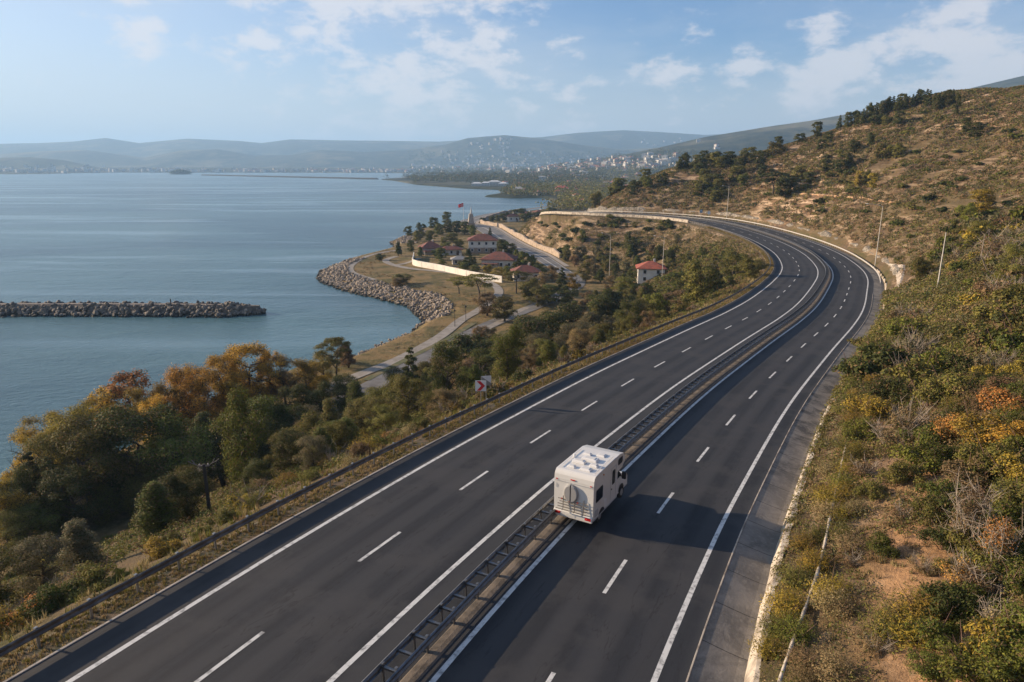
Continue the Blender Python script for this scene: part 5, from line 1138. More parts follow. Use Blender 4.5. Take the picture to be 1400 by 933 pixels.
# park and villa trees, by the foot of the trunk (px on the flat shore land)
for px, py, H, W_, kind, colr, zn in [(655, 410, 8.5, 13, 'umbrella', 'olive', Z2), (628, 402, 6, 8, 'umbrella', 'olive', Z2), (665, 432, 6.5, 8, 'airy', 'brown', Z2), (706, 402, 8, 10, 'umbrella', 'olive', Z2), (722, 410, 7, 8, 'broad', 'olive', Z2), (768, 402, 9, 5.5, 'pine', 'dark', Z2), (690, 440, 7, 8, 'broad', 'olive', Z2), (552, 388, 3.6, 9, 'broad', 'olive', Z2), (545, 391, 3, 7, 'broad', 'brown', Z2), (520, 356, 3, 6, 'broad', 'dark', Z2),
                                      (545, 350, 6.5, 4.5, 'upright', 'dark', Z2), (562, 345, 6, 5, 'broad', 'dark', Z2), (559, 323, 6, 6, 'broad', 'dark', Z2), (576, 320, 7, 7, 'broad', 'dark', Z2), (594, 314, 8, 8, 'broad', 'dark', Z2), (611, 308, 9.5, 9, 'broad', 'dark', Z2), (573, 330, 6, 8, 'broad', 'olive', Z2), (600, 322, 7, 8, 'broad', 'green', Z2), (612, 320, 7, 9, 'broad', 'dark', Z2), (624, 320, 8, 9, 'broad', 'dark', Z2), (635, 321, 8, 9, 'broad', 'dark', Z2), (646, 323, 7, 8, 'broad', 'green', Z2), (590, 330, 6, 8, 'broad', 'olive', Z2), (618, 330, 5, 9, 'broad', 'olive', Z2),
                                      (670, 327, 7, 4, 'pine', 'dark', Z6), (686, 350, 6, 7, 'broad', 'dark', Z6), (697, 350, 6, 8, 'broad', 'dark', Z6), (706, 360, 6, 5, 'upright', 'green', Z6), (716, 368, 7, 6, 'broad', 'green', Z6), (728, 368, 6, 5, 'broad', 'green', Z6), (735, 376, 5, 4, 'upright', 'dark', Z6), (604, 364, 3, 5, 'broad', 'green', Z6), (634, 369, 3.2, 5, 'broad', 'lime', Z6), (650, 372, 3, 5, 'broad', 'green', Z6), (666, 375, 4, 5, 'broad', 'yellow', Z6), (680, 380, 4, 6, 'broad', 'yellow', Z6), (693, 378, 4, 5, 'broad', 'lime', Z6), (640, 352, 4, 5, 'upright', 'dark', Z6), (595, 352, 4, 4, 'broad', 'green', Z6), (645, 362, 3.5, 5, 'broad', 'dark', Z6), (575, 352, 5, 4, 'upright', 'green', Z6), (612, 345, 5, 6, 'broad', 'green', Z6), (627, 340, 5, 7, 'broad', 'olive', Z6),
                                      (755, 385, 6, 6, 'airy', 'brown', Z2), (742, 392, 5, 6, 'airy', 'straw', Z2), (726, 396, 5, 7, 'bare', 'grey', Z2), (800, 385, 7, 6, 'broad', 'olive', Z2), (784, 398, 6, 6, 'airy', 'yellow', Z2), (735, 420, 6, 8, 'broad', 'olive', Z2), (750, 415, 6, 8, 'broad', 'green', Z2), (775, 418, 6, 8, 'broad', 'dark', Z2),
                                      (690, 303, 7, 10, 'broad', 'dark', Z2), (708, 302, 9, 14, 'broad', 'dark', Z2), (719, 305, 8, 12, 'broad', 'dark', Z2), (732, 303, 7, 12, 'broad', 'dark', Z2), (745, 300, 7, 10, 'broad', 'green', Z2), (672, 304, 5, 7, 'broad', 'dark', Z2), (660, 305, 4, 6, 'broad', 'dark', Z2), (681, 303, 5, 8, 'broad', 'dark', Z2), (755, 297, 6, 10, 'broad', 'dark', Z2), (728, 310, 6, 9, 'broad', 'dark', Z2)]:
    x, y = gz(px, py, zz); put_tree(kind, colr, x, y, H, W_, None, zn)
for i in range(24):
    px, py = R0.uniform(590, 745), R0.uniform(332, 384)
    if py > np.interp(px, [566, 606, 650, 693], [362, 368, 379, 386]) - 3: continue
    x, y = gz(px, py, zz)
    if np.min(np.hypot(rdP[:, 0] - x, rdP[:, 1] - y) - cw / 2) < 3 or any(math.hypot(o_h.location.x - x, o_h.location.y - y) < 9.5 for o_h in COL.objects if o_h.name.split('.')[0] == 'house' and o_h.parent is None): continue
    put_tree('broad', R0.choice(['green', 'dark', 'olive']), x, y, R0.uniform(3, 6), R0.uniform(4, 7), None, Z6)
# fillers between them on the seaward side, thick inside the bend
taken = [(p[3], p[4], 2.2) for p in PLANTS if p[0]['category'] in ('tree', 'evergreen')]
def free(x, y, r):
    return all((x - a) ** 2 + (y - b_) ** 2 > (r * .8 + c * .8) ** 2 for a, b_, c in taken)
rdP = cp
def near_road(x, y, w): return np.min(np.hypot(rdP[:, 0] - x, rdP[:, 1] - y) - cw / 2) < w
FP = spline(fp([(482, 517), (543, 492.5), (600, 462), (632, 437), (657, 423), (682, 402)]), 2.0)
cnt = 0; tries = 0
while cnt < 135 and tries < 9000:
    tries += 1; y = R0.uniform(60, 430); x = R0.uniform(-60, 85)
    s, i = lateral([x], [y]); s = float(s[0])
    if s > -19 or coast_sdf([x], [y])[0] < 8 or near_road(x, y, 4.5) or np.min(np.hypot(FP[:, 0] - x, FP[:, 1] - y)) < 5: continue
    z = float(height(np.array([x]), np.array([y]))[0]); px, py = project(x, y, z); px, py = float(px), float(py)
    if px > 1050 or px < 380: continue
    if z < 3.1 and px < 770 and py < 440: continue
    if y > 330 and z > 3: continue
    if px > 690 and py < 352 and R0.random() < .8: continue
    if math.hypot(x - 48, y - 225) < 13 or (870 < px < 915 and py > 375 and py < 405): continue
    if 640 < px < 710 and py > 505: continue
    if not free(x, y, 2.0): continue
    taken.append((x, y, 2.0)); k = R0.choice(['broad', 'broad', 'broad', 'upright', 'airy']); c = R0.choice(['dark', 'dark', 'green', 'olive', 'olive', 'grey', 'brown']) if k != 'airy' else R0.choice(['brown', 'olive'])
    H = R0.uniform(3.5, 6.5); 
    if s > -26: H = R0.uniform(2, 3.6)
    put_tree(k, c, x, y, H, H * R0.uniform(.8, 1.15), z, Z3 if px > 760 else Z1); cnt += 1
ntree_left = len(PLANTS)
# ---- headland slope and hill: scattered trees
for a in [(1060, 233, 10, 52, 'umbrella', 'dark'), (1078, 240, 9, 34, 'broad', 'dark'), (1118, 166, 7, 17, 'broad', 'dark'), (1094, 182, 5, 17, 'broad', 'dark'), (1065, 186, 7, 16, 'broad', 'dark'), (1134, 178, 5, 14, 'broad', 'dark'), (1171, 189, 6, 20, 'broad', 'dark'), (1125, 190, 5, 16, 'broad', 'dark'), (1193, 180, 5.5, 17, 'broad', 'dark'), (1231, 150, 6, 20, 'broad', 'dark'), (1200, 155, 6, 24, 'broad', 'dark'), (1215, 156, 5, 20, 'broad', 'olive'),
          (1322, 160, 6, 20, 'broad', 'dark'), (1337, 166, 6, 22, 'broad', 'dark'), (1185, 230, 6, 16, 'broad', 'olive'), (1178, 232, 6, 18, 'broad', 'yellow'), (1194, 236, 6, 20, 'broad', 'yellow'), (1345, 258, 6, 44, 'broad', 'yellow'), (1325, 275, 5, 30, 'broad', 'lime'), (1210, 196, 6, 26, 'broad', 'olive'), (1228, 194, 6, 28, 'broad', 'olive'), (1150, 215, 6, 26, 'broad', 'dark'), (1163, 208, 6, 20, 'broad', 'dark'), (1128, 216, 6, 20, 'broad', 'dark'), (1105, 235, 5, 24, 'broad', 'dark'), (1096, 225, 6, 22, 'broad', 'olive')]:
    tt(a[0], a[1], a[2], a[3], a[4], a[5], Z5, y0=100)
for i in range(27):   # the evergreen fringe on the skyline
    px = 1150 + i * 6.2 + R0.uniform(-2, 2); tt(px, np.interp(px, [1150, 1170, 1200, 1240, 1262, 1320], [156, 148, 136, 124, 120, 122]) + R0.uniform(-1, 6), R0.uniform(6, 9), R0.uniform(9, 15), 'pine' if R0.random() < .55 else 'broad', 'dark', 'on the hill skyline', y0=150)
for i in range(40):
    px = R0.uniform(790, 1060); base = np.interp(px, [785, 830, 900, 945, 985, 1010, 1060], [268, 244, 217, 206, 208, 207, 194]); tt(px, base + R0.exponential(12) - 2, R0.uniform(4.5, 8), R0.uniform(14, 26), 'broad', R0.choice(['dark', 'dark', 'olive', 'green']), 'on the far end of the hill', y0=200)
for i in range(9): px = R0.uniform(955, 985); tt(px, R0.uniform(228, 262), 6, 22, 'broad', R0.choice(['dark', 'olive']), 'in the shaded hollow of the hill', y0=200)


# ---- bushes, one by one near the landward side
def hb(px, py, Rr, kind, colr, zone=Z4, sq=1.0):
    x, y, z = hit(px, py + 10, 14.); put_bush(kind, colr, x, y, Rr * 1.18, zone, z, sq)
for a in [(1205, 745, .62, 'round', 'green'), (1125, 672, .7, 'spray', 'yellow'), (1128, 700, .7, 'spray', 'straw'), (1098, 740, .65, 'spray', 'yellow'), (1110, 770, .6, 'spray', 'yellow'), (1085, 790, .7, 'spray', 'olive'), (1072, 830, .75, 'spray', 'yellow'), (1060, 860, .7, 'spray', 'olive'), (1050, 885, .6, 'spray', 'yellow'), (1118, 730, .6, 'spray', 'olive'), (1075, 860, .6, 'spray', 'lime'), (1130, 640, .7, 'spray', 'straw'), (1085, 820, .6, 'spray', 'yellow'), (1095, 900, .5, 'spray', 'brown'), (1100, 925, .5, 'spray', 'brown'), (1145, 800, .5, 'spray', 'yellow'), (1150, 830, .5, 'spray', 'straw'), (1165, 760, .5, 'twiggy', 'brown'),
          (1190, 560, 1.5, 'round', 'yellow'), (1175, 590, 1.2, 'round', 'lime'), (1170, 510, 1.9, 'round', 'dark'), (1200, 490, 2.0, 'round', 'dark'), (1225, 500, 2.1, 'round', 'dark'), (1180, 470, 1.8, 'round', 'olive'), (1250, 520, 2.0, 'round', 'olive'), (1215, 540, 1.6, 'round', 'dark'), (1270, 545, 1.7, 'round', 'olive'), (1300, 540, 1.9, 'round', 'olive'), (1240, 580, 1.5, 'twiggy', 'brown'), (1215, 600, 1.3, 'twiggy', 'brown'), (1270, 600, 1.4, 'round', 'green'), (1255, 630, 1.3, 'round', 'lime'), (1285, 625, 1.2, 'round', 'green'), (1230, 650, 1.0, 'round', 'olive'), (1310, 590, 1.5, 'round', 'rust'), (1345, 600, 1.6, 'round', 'yellow'), (1370, 560, 1.7, 'round', 'rust'), (1390, 600, 1.4, 'round', 'orange'), (1360, 640, 1.4, 'round', 'olive'), (1330, 650, 1.3, 'round', 'brown'), (1385, 650, 1.3, 'round', 'yellow'),
          (1290, 680, 1.1, 'round', 'green'), (1310, 700, 1.1, 'round', 'dark'), (1270, 700, .9, 'round', 'olive'), (1340, 690, 1.1, 'twiggy', 'brown'), (1330, 740, 1.0, 'round', 'olive'), (1290, 740, .9, 'round', 'dark'), (1370, 720, 1.2, 'round', 'green'), (1395, 700, 1.2, 'round', 'olive'), (1390, 760, 1.1, 'round', 'green'), (1355, 775, 1.0, 'round', 'olive'), (1320, 790, .8, 'twiggy', 'rust'), (1350, 800, .9, 'twiggy', 'brown'), (1395, 800, 1.0, 'round', 'green'), (1230, 845, .9, 'spray', 'olive'), (1260, 840, .9, 'spray', 'yellow'), (1245, 865, .9, 'spray', 'yellow'), (1210, 860, .7, 'spray', 'olive'), (1280, 830, .8, 'spray', 'olive'), (1300, 840, 1.0, 'round', 'dark'), (1320, 825, .9, 'round', 'green'), (1275, 870, .7, 'round', 'green'), (1330, 900, .9, 'round', 'lime'), (1360, 890, 1.0, 'round', 'yellow'), (1385, 910, 1.0, 'round', 'lime'), (1340, 930, .9, 'round', 'lime'), (1395, 870, 1.0, 'round', 'green'), (1270, 910, .6, 'round', 'green'), (1365, 850, .8, 'twiggy', 'straw'), (1200, 880, .5, 'twiggy', 'brown'), (1180, 640, .8, 'twiggy', 'brown'), (1190, 670, .7, 'round', 'olive'), (1170, 690, .6, 'spray', 'straw'), (1235, 700, .7, 'twiggy', 'brown'), (1300, 775, .6, 'round', 'olive'), (1260, 770, .5, 'twiggy', 'straw')]:
    hb(*a)
for px, py, H, w_, k, c in [(1315, 345, 7, 70, 'upright', 'lime'), (1335, 375, 5, 50, 'broad', 'lime'), (1290, 345, 6, 40, 'broad', 'dark'), (1265, 350, 5, 40, 'broad', 'olive'), (1365, 315, 6, 60, 'bare', 'brown'), (1392, 335, 5, 50, 'broad', 'olive'), (1345, 300, 5, 40, 'broad', 'olive'), (1335, 660, 3.0, 60, 'bare', 'brown'), (1372, 700, 2.6, 60, 'bare', 'rust')]:
    tt(px, py, H, w_, k, c, Z4, y0=18 if py > 500 else 60)
for i in range(44):
    t = T0 + 13 + i * 1.9 + R0.uniform(-.8, .8); q_ = at_road(t, 12.9 + R0.uniform(0, 2.2)); put_bush('spray', R0.choice(['yellow', 'olive', 'lime', 'yellow', 'straw'] if i < 26 else ['olive', 'green', 'lime', 'yellow']), q_[0], q_[1], R0.uniform(.55, .85) + i * .008, 'above the low concrete wall')
takb = [(p[3], p[4], 1.3) for p in PLANTS if p[0]['category'] in ('bush', 'shrub')]
nb = 0; tries = 0
def bl(x, y, r): return all((x - a) ** 2 + (y - b_) ** 2 > (r * .75 + c * .75) ** 2 for a, b_, c in takb)
while nb < 120 and tries < 6000:       # bank from 55 to 190 m
    tries += 1; px = R0.uniform(1150, 1400); py = R0.uniform(300, 520); 
    x, y, z = hit(px, py, 14.); s, i = lateral([x], [y])
    if s[0] < 14.5 or y > 230: continue
    if py < np.interp(px, [1150, 1200, 1240, 1300, 1400], [470, 430, 395, 320, 260]): continue
    r = R0.uniform(1.4, 2.7)
    if not bl(x, y, r): continue
    takb.append((x, y, r)); nb += 1
    k = R0.choice(['round', 'round', 'round', 'twiggy']); c = R0.choice(['olive', 'olive', 'green', 'lime', 'lime', 'dark', 'brown', 'yellow']) if k == 'round' else R0.choice(['brown', 'grey'])
    put_bush(k, c, x, y, r, Z4, z)
nb = 0; tries = 0
while nb < 34 and tries < 3000:       # close bank above the path
    tries += 1; t = T0 + R0.uniform(16, 75); s_ = R0.uniform(20, 42); q_ = at_road(t, s_); px_, py_ = project(q_[0], q_[1], height(np.array([q_[0]]), np.array([q_[1]]))[0])
    if not (1160 < float(px_) < 1410 and 480 < float(py_) < 930) or (float(px_) < 1290 and 640 < float(py_) < 830): continue
    r = R0.uniform(.8, 1.5)
    if not bl(q_[0], q_[1], r * .7): continue
    takb.append((q_[0], q_[1], r)); nb += 1; put_bush(R0.choice(['round', 'round', 'round', 'spray']), R0.choice(['olive', 'green', 'lime', 'olive', 'yellow', 'dark', 'brown']), q_[0], q_[1], r, Z4)
nb = 0; tries = 0
while nb < 68 and tries < 6000:       # dry hillside
    tries += 1; px = R0.uniform(860, 1400); py = R0.uniform(130, 400); x, y, z = hit(px, py, 60.); s, i = lateral([x], [y])
    if s[0] < 20 or y < 120 or y > 480: continue
    r = R0.uniform(1.3, 2.6)
    if not bl(x, y, r): continue
    takb.append((x, y, r)); nb += 1; put_bush('round', R0.choice(['dark', 'dark', 'olive', 'green', 'olive', 'green']), x, y, r, Z5, z, .85)
nb = 0; tries = 0
while nb < 46 and tries < 3000:       # headland slope below the far motorway
    tries += 1; px = R0.uniform(740, 930); py = R0.uniform(298, 358); x, y, z = hit(px, py, 60.); s, i = lateral([x], [y])
    if s[0] > -14 or z < 3.2: continue
    nb += 1; put_bush('round', R0.choice(['dark', 'olive', 'green']), x, y, R0.uniform(1.6, 3), Z7, z, .85)
for px, py, r, k, c in [(15, 800, 1.3, 'round', 'green'), (60, 775, 1.2, 'round', 'yellow'), (110, 770, 1.0, 'round', 'olive'), (10, 760, 1.5, 'round', 'yellow'), (50, 725, 1.6, 'round', 'olive'), (95, 715, 1.6, 'round', 'lime'), (140, 705, 1.5, 'round', 'olive'), (180, 745, 1.1, 'round', 'green'), (20, 850, .7, 'twiggy', 'brown'), (65, 820, .7, 'round', 'olive'), (200, 690, 1.5, 'round', 'lime'), (235, 745, .7, 'round', 'olive'), (395, 660, .8, 'round', 'rust'), (375, 625, 1.5, 'round', 'rust'), (30, 780, 1.0, 'round', 'olive'), (60, 760, 1.0, 'twiggy', 'brown'), (90, 745, 1.1, 'twiggy', 'grey'), (75, 790, .9, 'round', 'dark'), (25, 735, 1.0, 'round', 'yellow'), (130, 760, .8, 'round', 'dark'), (165, 790, .5, 'round', 'lime'), (275, 735, .6, 'round', 'lime'), (150, 740, .9, 'round', 'green'), (215, 735, .7, 'twiggy', 'brown'), (250, 720, .9, 'twiggy', 'brown'), (225, 700, 1.0, 'round', 'olive'), (330, 690, .9, 'round', 'green'), (360, 660, 1.0, 'round', 'dark'), (385, 640, 1.0, 'round', 'rust'), (345, 650, 1.0, 'round', 'olive'), (420, 640, .9, 'round', 'brown'), (445, 620, 1.0, 'twiggy', 'rust'), (470, 600, 1.0, 'round', 'olive'), (305, 705, .8, 'twiggy', 'grey'), (10, 720, 1.0, 'round', 'rust'), (190, 715, 1.0, 'round', 'olive'), (100, 700, 1.2, 'round', 'green'), (510, 590, 1.0, 'round', 'brown'), (540, 570, 1.2, 'round', 'brown'), (575, 560, 1.2, 'twiggy', 'brown'), (610, 545, 1.2, 'round', 'brown'), (640, 525, 1.2, 'round', 'yellow'), (690, 520, .8, 'round', 'orange'), (715, 500, 1.1, 'round', 'brown'), (730, 490, 1.1, 'round', 'olive'), (590, 575, .8, 'spray', 'straw'), (620, 565, .8, 'spray', 'yellow'), (560, 595, .8, 'spray', 'straw'), (480, 640, .8, 'spray', 'straw'), (40, 830, .6, 'twiggy', 'straw')]:
    x, y, z = hit(px, py, 12.); s, i = lateral([x], [y])
    if s[0] > -14: x, y, z = at_road(i[0], -15.2); z = float(height(np.array([x]), np.array([y]))[0])
    put_bush(k, c, x, y, r, Z1, z)
for i in range(46):
    t = T0 + 14 + i * 2.6 + R0.uniform(-1, 1); s_ = -17.5 - R0.exponential(2.5); q_ = at_road(t, s_); z_ = float(height(np.array([q_[0]]), np.array([q_[1]]))[0])
    put_bush(R0.choice(['round', 'round', 'twiggy']), R0.choice(['olive', 'olive', 'green', 'brown', 'rust', 'dark', 'yellow'] if i < 22 else ['brown', 'brown', 'olive', 'yellow']), q_[0], q_[1], R0.uniform(.8, 1.5), 'at the foot of the verge', z_)
for i in range(34):
    t = T0 + 18 + i * 2.9; s_ = -22.5 - R0.uniform(0, 9); q_ = at_road(t, s_)
    if not free(q_[0], q_[1], 1.6): continue
    taken.append((q_[0], q_[1], 1.6)); H = R0.uniform(3, 5.2); put_tree(R0.choice(['broad', 'broad', 'upright', 'airy']), R0.choice(['olive', 'olive', 'green', 'dark', 'grey'] if i < 18 else ['olive', 'brown', 'brown', 'green']), q_[0], q_[1], H, H * .95, None, Z1)
for i in range(60):
    t = T0 + 9 + R0.uniform(0, 58); q_ = at_road(t, -17.0 - R0.uniform(0, 8)); r_ = R0.uniform(.7, 1.35); px_ = float(project(q_[0], q_[1], q_[2])[0])
    if abs(px_ - 286) < 28 and q_[1] < POLE[1] + .5 or q_[0] > q_[1] * .8 or px_ < -60: continue
    put_bush(R0.choice(['round', 'round', 'spray', 'twiggy']), R0.choice(['olive', 'green', 'lime', 'brown', 'yellow', 'rust', 'dark']), q_[0], q_[1], r_, 'at the foot of the verge')
for i in range(26):   # the bank just past the edge of the view
    t = T0 + R0.uniform(2, 60); s_ = R0.uniform(24, 44); q_ = at_road(t, s_); put_bush('round', R0.choice(['olive', 'green', 'lime', 'dark', 'yellow']), q_[0], q_[1], R0.uniform(1, 1.8), Z4)
# past 300 of a kind the ones that show smallest become one mass
def merge_excess(cat, name, label, keep=296):
    L = [p for p in PLANTS if p[0]['category'] == cat]
    def app(p):
        px, py = project(p[3], p[4], p[5]); return p[6] / math.hypot(p[3], p[4]) * (1 if -20 < float(px) < 1420 and -20 < float(py) < 1100 else .05)
    L.sort(key=lambda p: -app(p)); ex = L[keep:]
    if not ex: return
    VV, FF, TT, MI, n = [], [], [], [], 0; mats = []
    for p in ex:
        r = p[0]; c = [o_c for o_c in r.children if o_c.name.split('.')[0] in ('crown', 'foliage')][0]; me = c.data; m = c.material_slots[0].material
        if m not in mats: mats.append(m)
        co = np.empty(len(me.vertices) * 3, np.float32); me.vertices.foreach_get('co', co); co = co.reshape(-1, 3) * np.array(r.scale)[None]; tt_ = np.empty(len(me.vertices), np.float32); me.attributes['tint'].data.foreach_get('value', tt_)
        a = r.rotation_euler[2]; ca, sa = math.cos(a), math.sin(a); co = np.c_[co[:, 0] * ca - co[:, 1] * sa, co[:, 0] * sa + co[:, 1] * ca, co[:, 2]] + np.array(r.location)[None]
        k = len(co) // 4; VV.append(co); FF.append(np.arange(4 * k).reshape(-1, 4) + n); TT.append(tt_); MI.append(np.full(k, mats.index(m))); n += len(co)
        for ch in list(r.children): bpy.data.objects.remove(ch)
        bpy.data.objects.remove(r); PLANTS.remove(p)
    o = link(name, mesh_np(name, np.vstack(VV), np.vstack(FF), mats, np.concatenate(MI), attrs=dict(tint=np.concatenate(TT)))); tag(o, label, 'undergrowth', kind='stuff')
merge_excess('tree', 'tree_cover', 'smaller distant trees filling the slopes between the larger ones')
merge_excess('bush', 'bush_cover', 'smaller distant bushes scattered over the slopes')
print('COUNTS trees', sum(1 for p in PLANTS if p[0]['category'] in ('tree',)), 'bushes', sum(1 for p in PLANTS if p[0]['category'] in ('bush',)), flush=True)

# ---- undergrowth and grasses nobody could count
def scatter(name, label, pts, size_fn, nleaf, leaf_fn, m, seed, flat=.7, asp=.5, blade=False, jit=None):
    rng = np.random.default_rng(seed); n = len(pts); S = size_fn(pts)
    C = np.repeat(pts, nleaf, 0); s = np.repeat(S, nleaf); d = rng.normal(size=(n * nleaf, 3)); d[:, 2] = np.abs(d[:, 2]); d /= np.linalg.norm(d, axis=1)[:, None]
    if blade:
        r = s * (.5 + .5 * rng.random(len(s))); d = d * np.array([.38, .38, 1]); B0 = C + np.c_[rng.normal(0, .16, (len(s), 2)) * s[:, None], np.zeros(len(s))]
        w = np.repeat(leaf_fn(pts), nleaf)[:, None]; U = rng.normal(size=(len(s), 3)); U[:, 2] = 0; U /= np.linalg.norm(U, axis=1)[:, None]
        T = B0 + d * r[:, None]; V = np.stack([B0 - U * w / 2, B0 + U * w / 2, T], 1).reshape(-1, 3); F = np.arange(len(V)).reshape(-1, 3); tint = np.repeat(rng.random(len(s)), 3)
    else:
        r = s * rng.random(len(s)) ** .4; P = C + d * r[:, None] * np.array([1, 1, flat]); ls = np.repeat(leaf_fn(pts), nleaf)
        V, F, tint = leaves(P, d + np.array([0, 0, .4]), ls, rng, asp)
    tag(link(name, mesh_np(name, V, F, m, attrs=dict(tint=tint))), label, 'undergrowth', kind='stuff')
def cands(x0, x1, y0, y1, n, seed, cond):
    rng = np.random.default_rng(seed); x = rng.uniform(x0, x1, n); y = rng.uniform(y0, y1, n); ok = (np.abs(x) < y * .80 + 3 + 16 * (x > 0)); x, y = x[ok], y[ok]
    s, it = lateral(x, y); dc = coast_sdf(x, y); z = height(x, y); k = cond(x, y, z, s, dc); return np.c_[x, y, z][k]
dist_ = lambda p: np.hypot(p[:, 0], p[:, 1])
nz = lambda p, sc, sd: fbm(p[:, 0] / sc, p[:, 1] / sc, sd)
# near landward bank
def c1(x, y, z, s, dc): f = fbm(x / 4, y / 4, 51); return (s > 12.5) & (s < 60) & (f > .34 - .25 * (s < 15.4) + .18 * ((s > 16) & (s < 20) & (y < 46))) & ~((np.abs(s - 17.8) < 1.8) & (y < 46) & (f < .62))
P = cands(8, 120, 8, 120, 32000, 61, c1); D_ = dist_(P); P = P[(D_ < 45) | (np.random.default_rng(1).random(len(P)) < .65)]
q = nz(P, 9, 71); w = np.random.default_rng(2).random(len(P))
def split(P, q, w, n):
    e = np.quantile(q + .35 * w, np.linspace(0, 1, n + 1)); v = q + .35 * w; return [P[(v >= e[i]) & (v < e[i + 1])] for i in range(n)]
for sub, c, sd in zip(split(P, q, w, 5), ['olive', 'brown', 'green', 'grey', 'olive'], range(5)):
    scatter('undergrowth', CNAME[c] + ' low scrub covering the landward bank beside the motorway', sub, lambda p: .40 + .011 * dist_(p), 60, lambda p: .034 + dist_(p) * .0026, LEAF[c], 80 + sd)
# rougher scrub over the whole hillside
def c2(x, y, z, s, dc): return (s > 15) & (y < 620) & (fbm(x / 12, y / 12, 53) > .33) & (s < 190) & (z > 8)
P = cands(20, 330, 90, 520, 80000, 62, c2); q = nz(P, 26, 73); w = np.random.default_rng(3).random(len(P))
for sub, c, sd in zip(split(P, q, w, 6), ['olive', 'brown', 'grey', 'dark', 'olive', 'brown'], range(6)):
    scatter('undergrowth', ['olive green', 'brown', 'grey-green', 'dark green', 'mixed olive', 'russet brown'][sd] + ' scrub patches scattered over the dry hillside', sub, lambda p: .75 + .0025 * dist_(p), 20, lambda p: .22 + dist_(p) * .0014, LEAF[c], 90 + sd, flat=.6)
# seaward verge and slope
def c3(x, y, z, s, dc): return (s < -11.85) & (s > -60) & (dc > 1.0) & (z > 3.3) & ((s > -19) | (fbm(x / 5, y / 5, 55) > .38)) & ((s < -14.2) | (fbm(x / 2, y / 2, 56) > .45))
P = cands(-75, 90, 14, 250, 62000, 63, c3); sv, iv = lateral(P[:, 0], P[:, 1]); P[:, 2] = np.where(sv > -13.3, CZ[iv] - .12, P[:, 2]); P = P[np.random.default_rng(8).random(len(P)) < np.clip(1.3 - dist_(P) / 260, .3, 1)]; s_, _ = lateral(P[:, 0], P[:, 1]); vg = s_ > -18.5
V_ = P[vg]; q = nz(V_, 5, 75); w = np.random.default_rng(4).random(len(V_))
for sub, c, sd in zip(split(V_, q, w, 3), ['straw', 'olive', 'brown'], range(3)):
    scatter('verge_grass', CNAME[c] + ' grass along the seaward guard rail', sub, lambda p: np.clip(.50 + dist_(p) * .003, .3, 1.0) * np.where(lateral(p[:, 0], p[:, 1])[0] > -14.2, .55, 1.0), 26, lambda p:   .024 + dist_(p) * .0008, LEAF[c], 100 + sd, blade=True)
S_ = P[~vg]; q = nz(S_, 8, 76); w = np.random.default_rng(5).random(len(S_))
for sub, c, sd in zip(split(S_, q, w, 4), ['olive', 'brown', 'green', 'olive'], range(4)):
    scatter('undergrowth', CNAME[c] + ' undergrowth between the trees of the seaward slope', sub, lambda p: .8 + .004 * dist_(p), 60, lambda p: .06 + dist_(p) * .0024, LEAF[c], 110 + sd)
rg = np.random.default_rng(12); tq = T0 + 8 + 300 * rg.random(15000) ** 1.5; sq_ = -13.5 + 1.75 * rg.random(15000) ** .8; Pq = rp(tq, sq_, -.12); kq = fbm(tq * .6, sq_ * 2, 5) > .30; Pq = Pq[kq]
for sub, c, sd in zip(split(Pq, nz(Pq, 3, 79), rg.random(len(Pq)), 3), ['straw', 'olive', 'brown'], range(3)):
    scatter('verge_grass', CNAME[c] + ' low weeds between the seaward guard rail and the asphalt', sub, lambda p: .22 + .001 * dist_(p), 16, lambda p: .022 + dist_(p) * .0008, LEAF[c], 150 + sd, blade=True)
rg = np.random.default_rng(13); tq = T0 + 5 + 150 * rg.random(3800) ** 1.3; sq_ = 12.05 + .7 * rg.random(3800); Pq = rp(tq, sq_, .62); Pq = Pq[fbm(tq * .3, sq_, 6) > .42]
scatter('wall_weeds', 'olive weeds hanging over the low landward wall', Pq, lambda p: .34 + .004 * dist_(p), 26, lambda p: .035 + dist_(p) * .0022, LEAF['olive'], 155)
# thicket inside the bend and on the headland
def c4(x, y, z, s, dc): return (s < -16) & (dc > 6) & (z > 3.4) & (fbm(x / 9, y / 9, 57) > np.where(y > 335, .50, .36))
P = cands(-20, 100, 170, 520, 22000, 64, c4); q = nz(P, 14, 77); w = np.random.default_rng(6).random(len(P))
for sub, c, sd in zip(split(P, q, w, 4), ['dark', 'olive', 'green', 'brown'], range(4)):
    scatter('undergrowth', CNAME[c] + ' thicket on the slope inside the far bend', sub, lambda p: .9 + .002 * dist_(p), 16, lambda p: .22 + dist_(p) * .0012, LEAF[c], 120 + sd, flat=.9)
# grass tufts on the landward bank
def c5(x, y, z, s, dc): return (s > 12.15) & (s < 30) & (fbm(x / 2.5, y / 2.5, 58) > .40)
P = cands(6, 60, 14, 75, 9000, 65, c5); q = nz(P, 4, 78); w = np.random.default_rng(7).random(len(P))
for sub, c, sd in zip(split(P, q, w, 2), ['straw', 'brown'], range(2)):
    scatter('bank_grass', CNAME[c] + ' grass tufts on the landward bank', sub, lambda p: .34 + .003 * dist_(p), 22, lambda p: .018 + dist_(p) * .0006, LEAF[c], 130 + sd, blade=True)
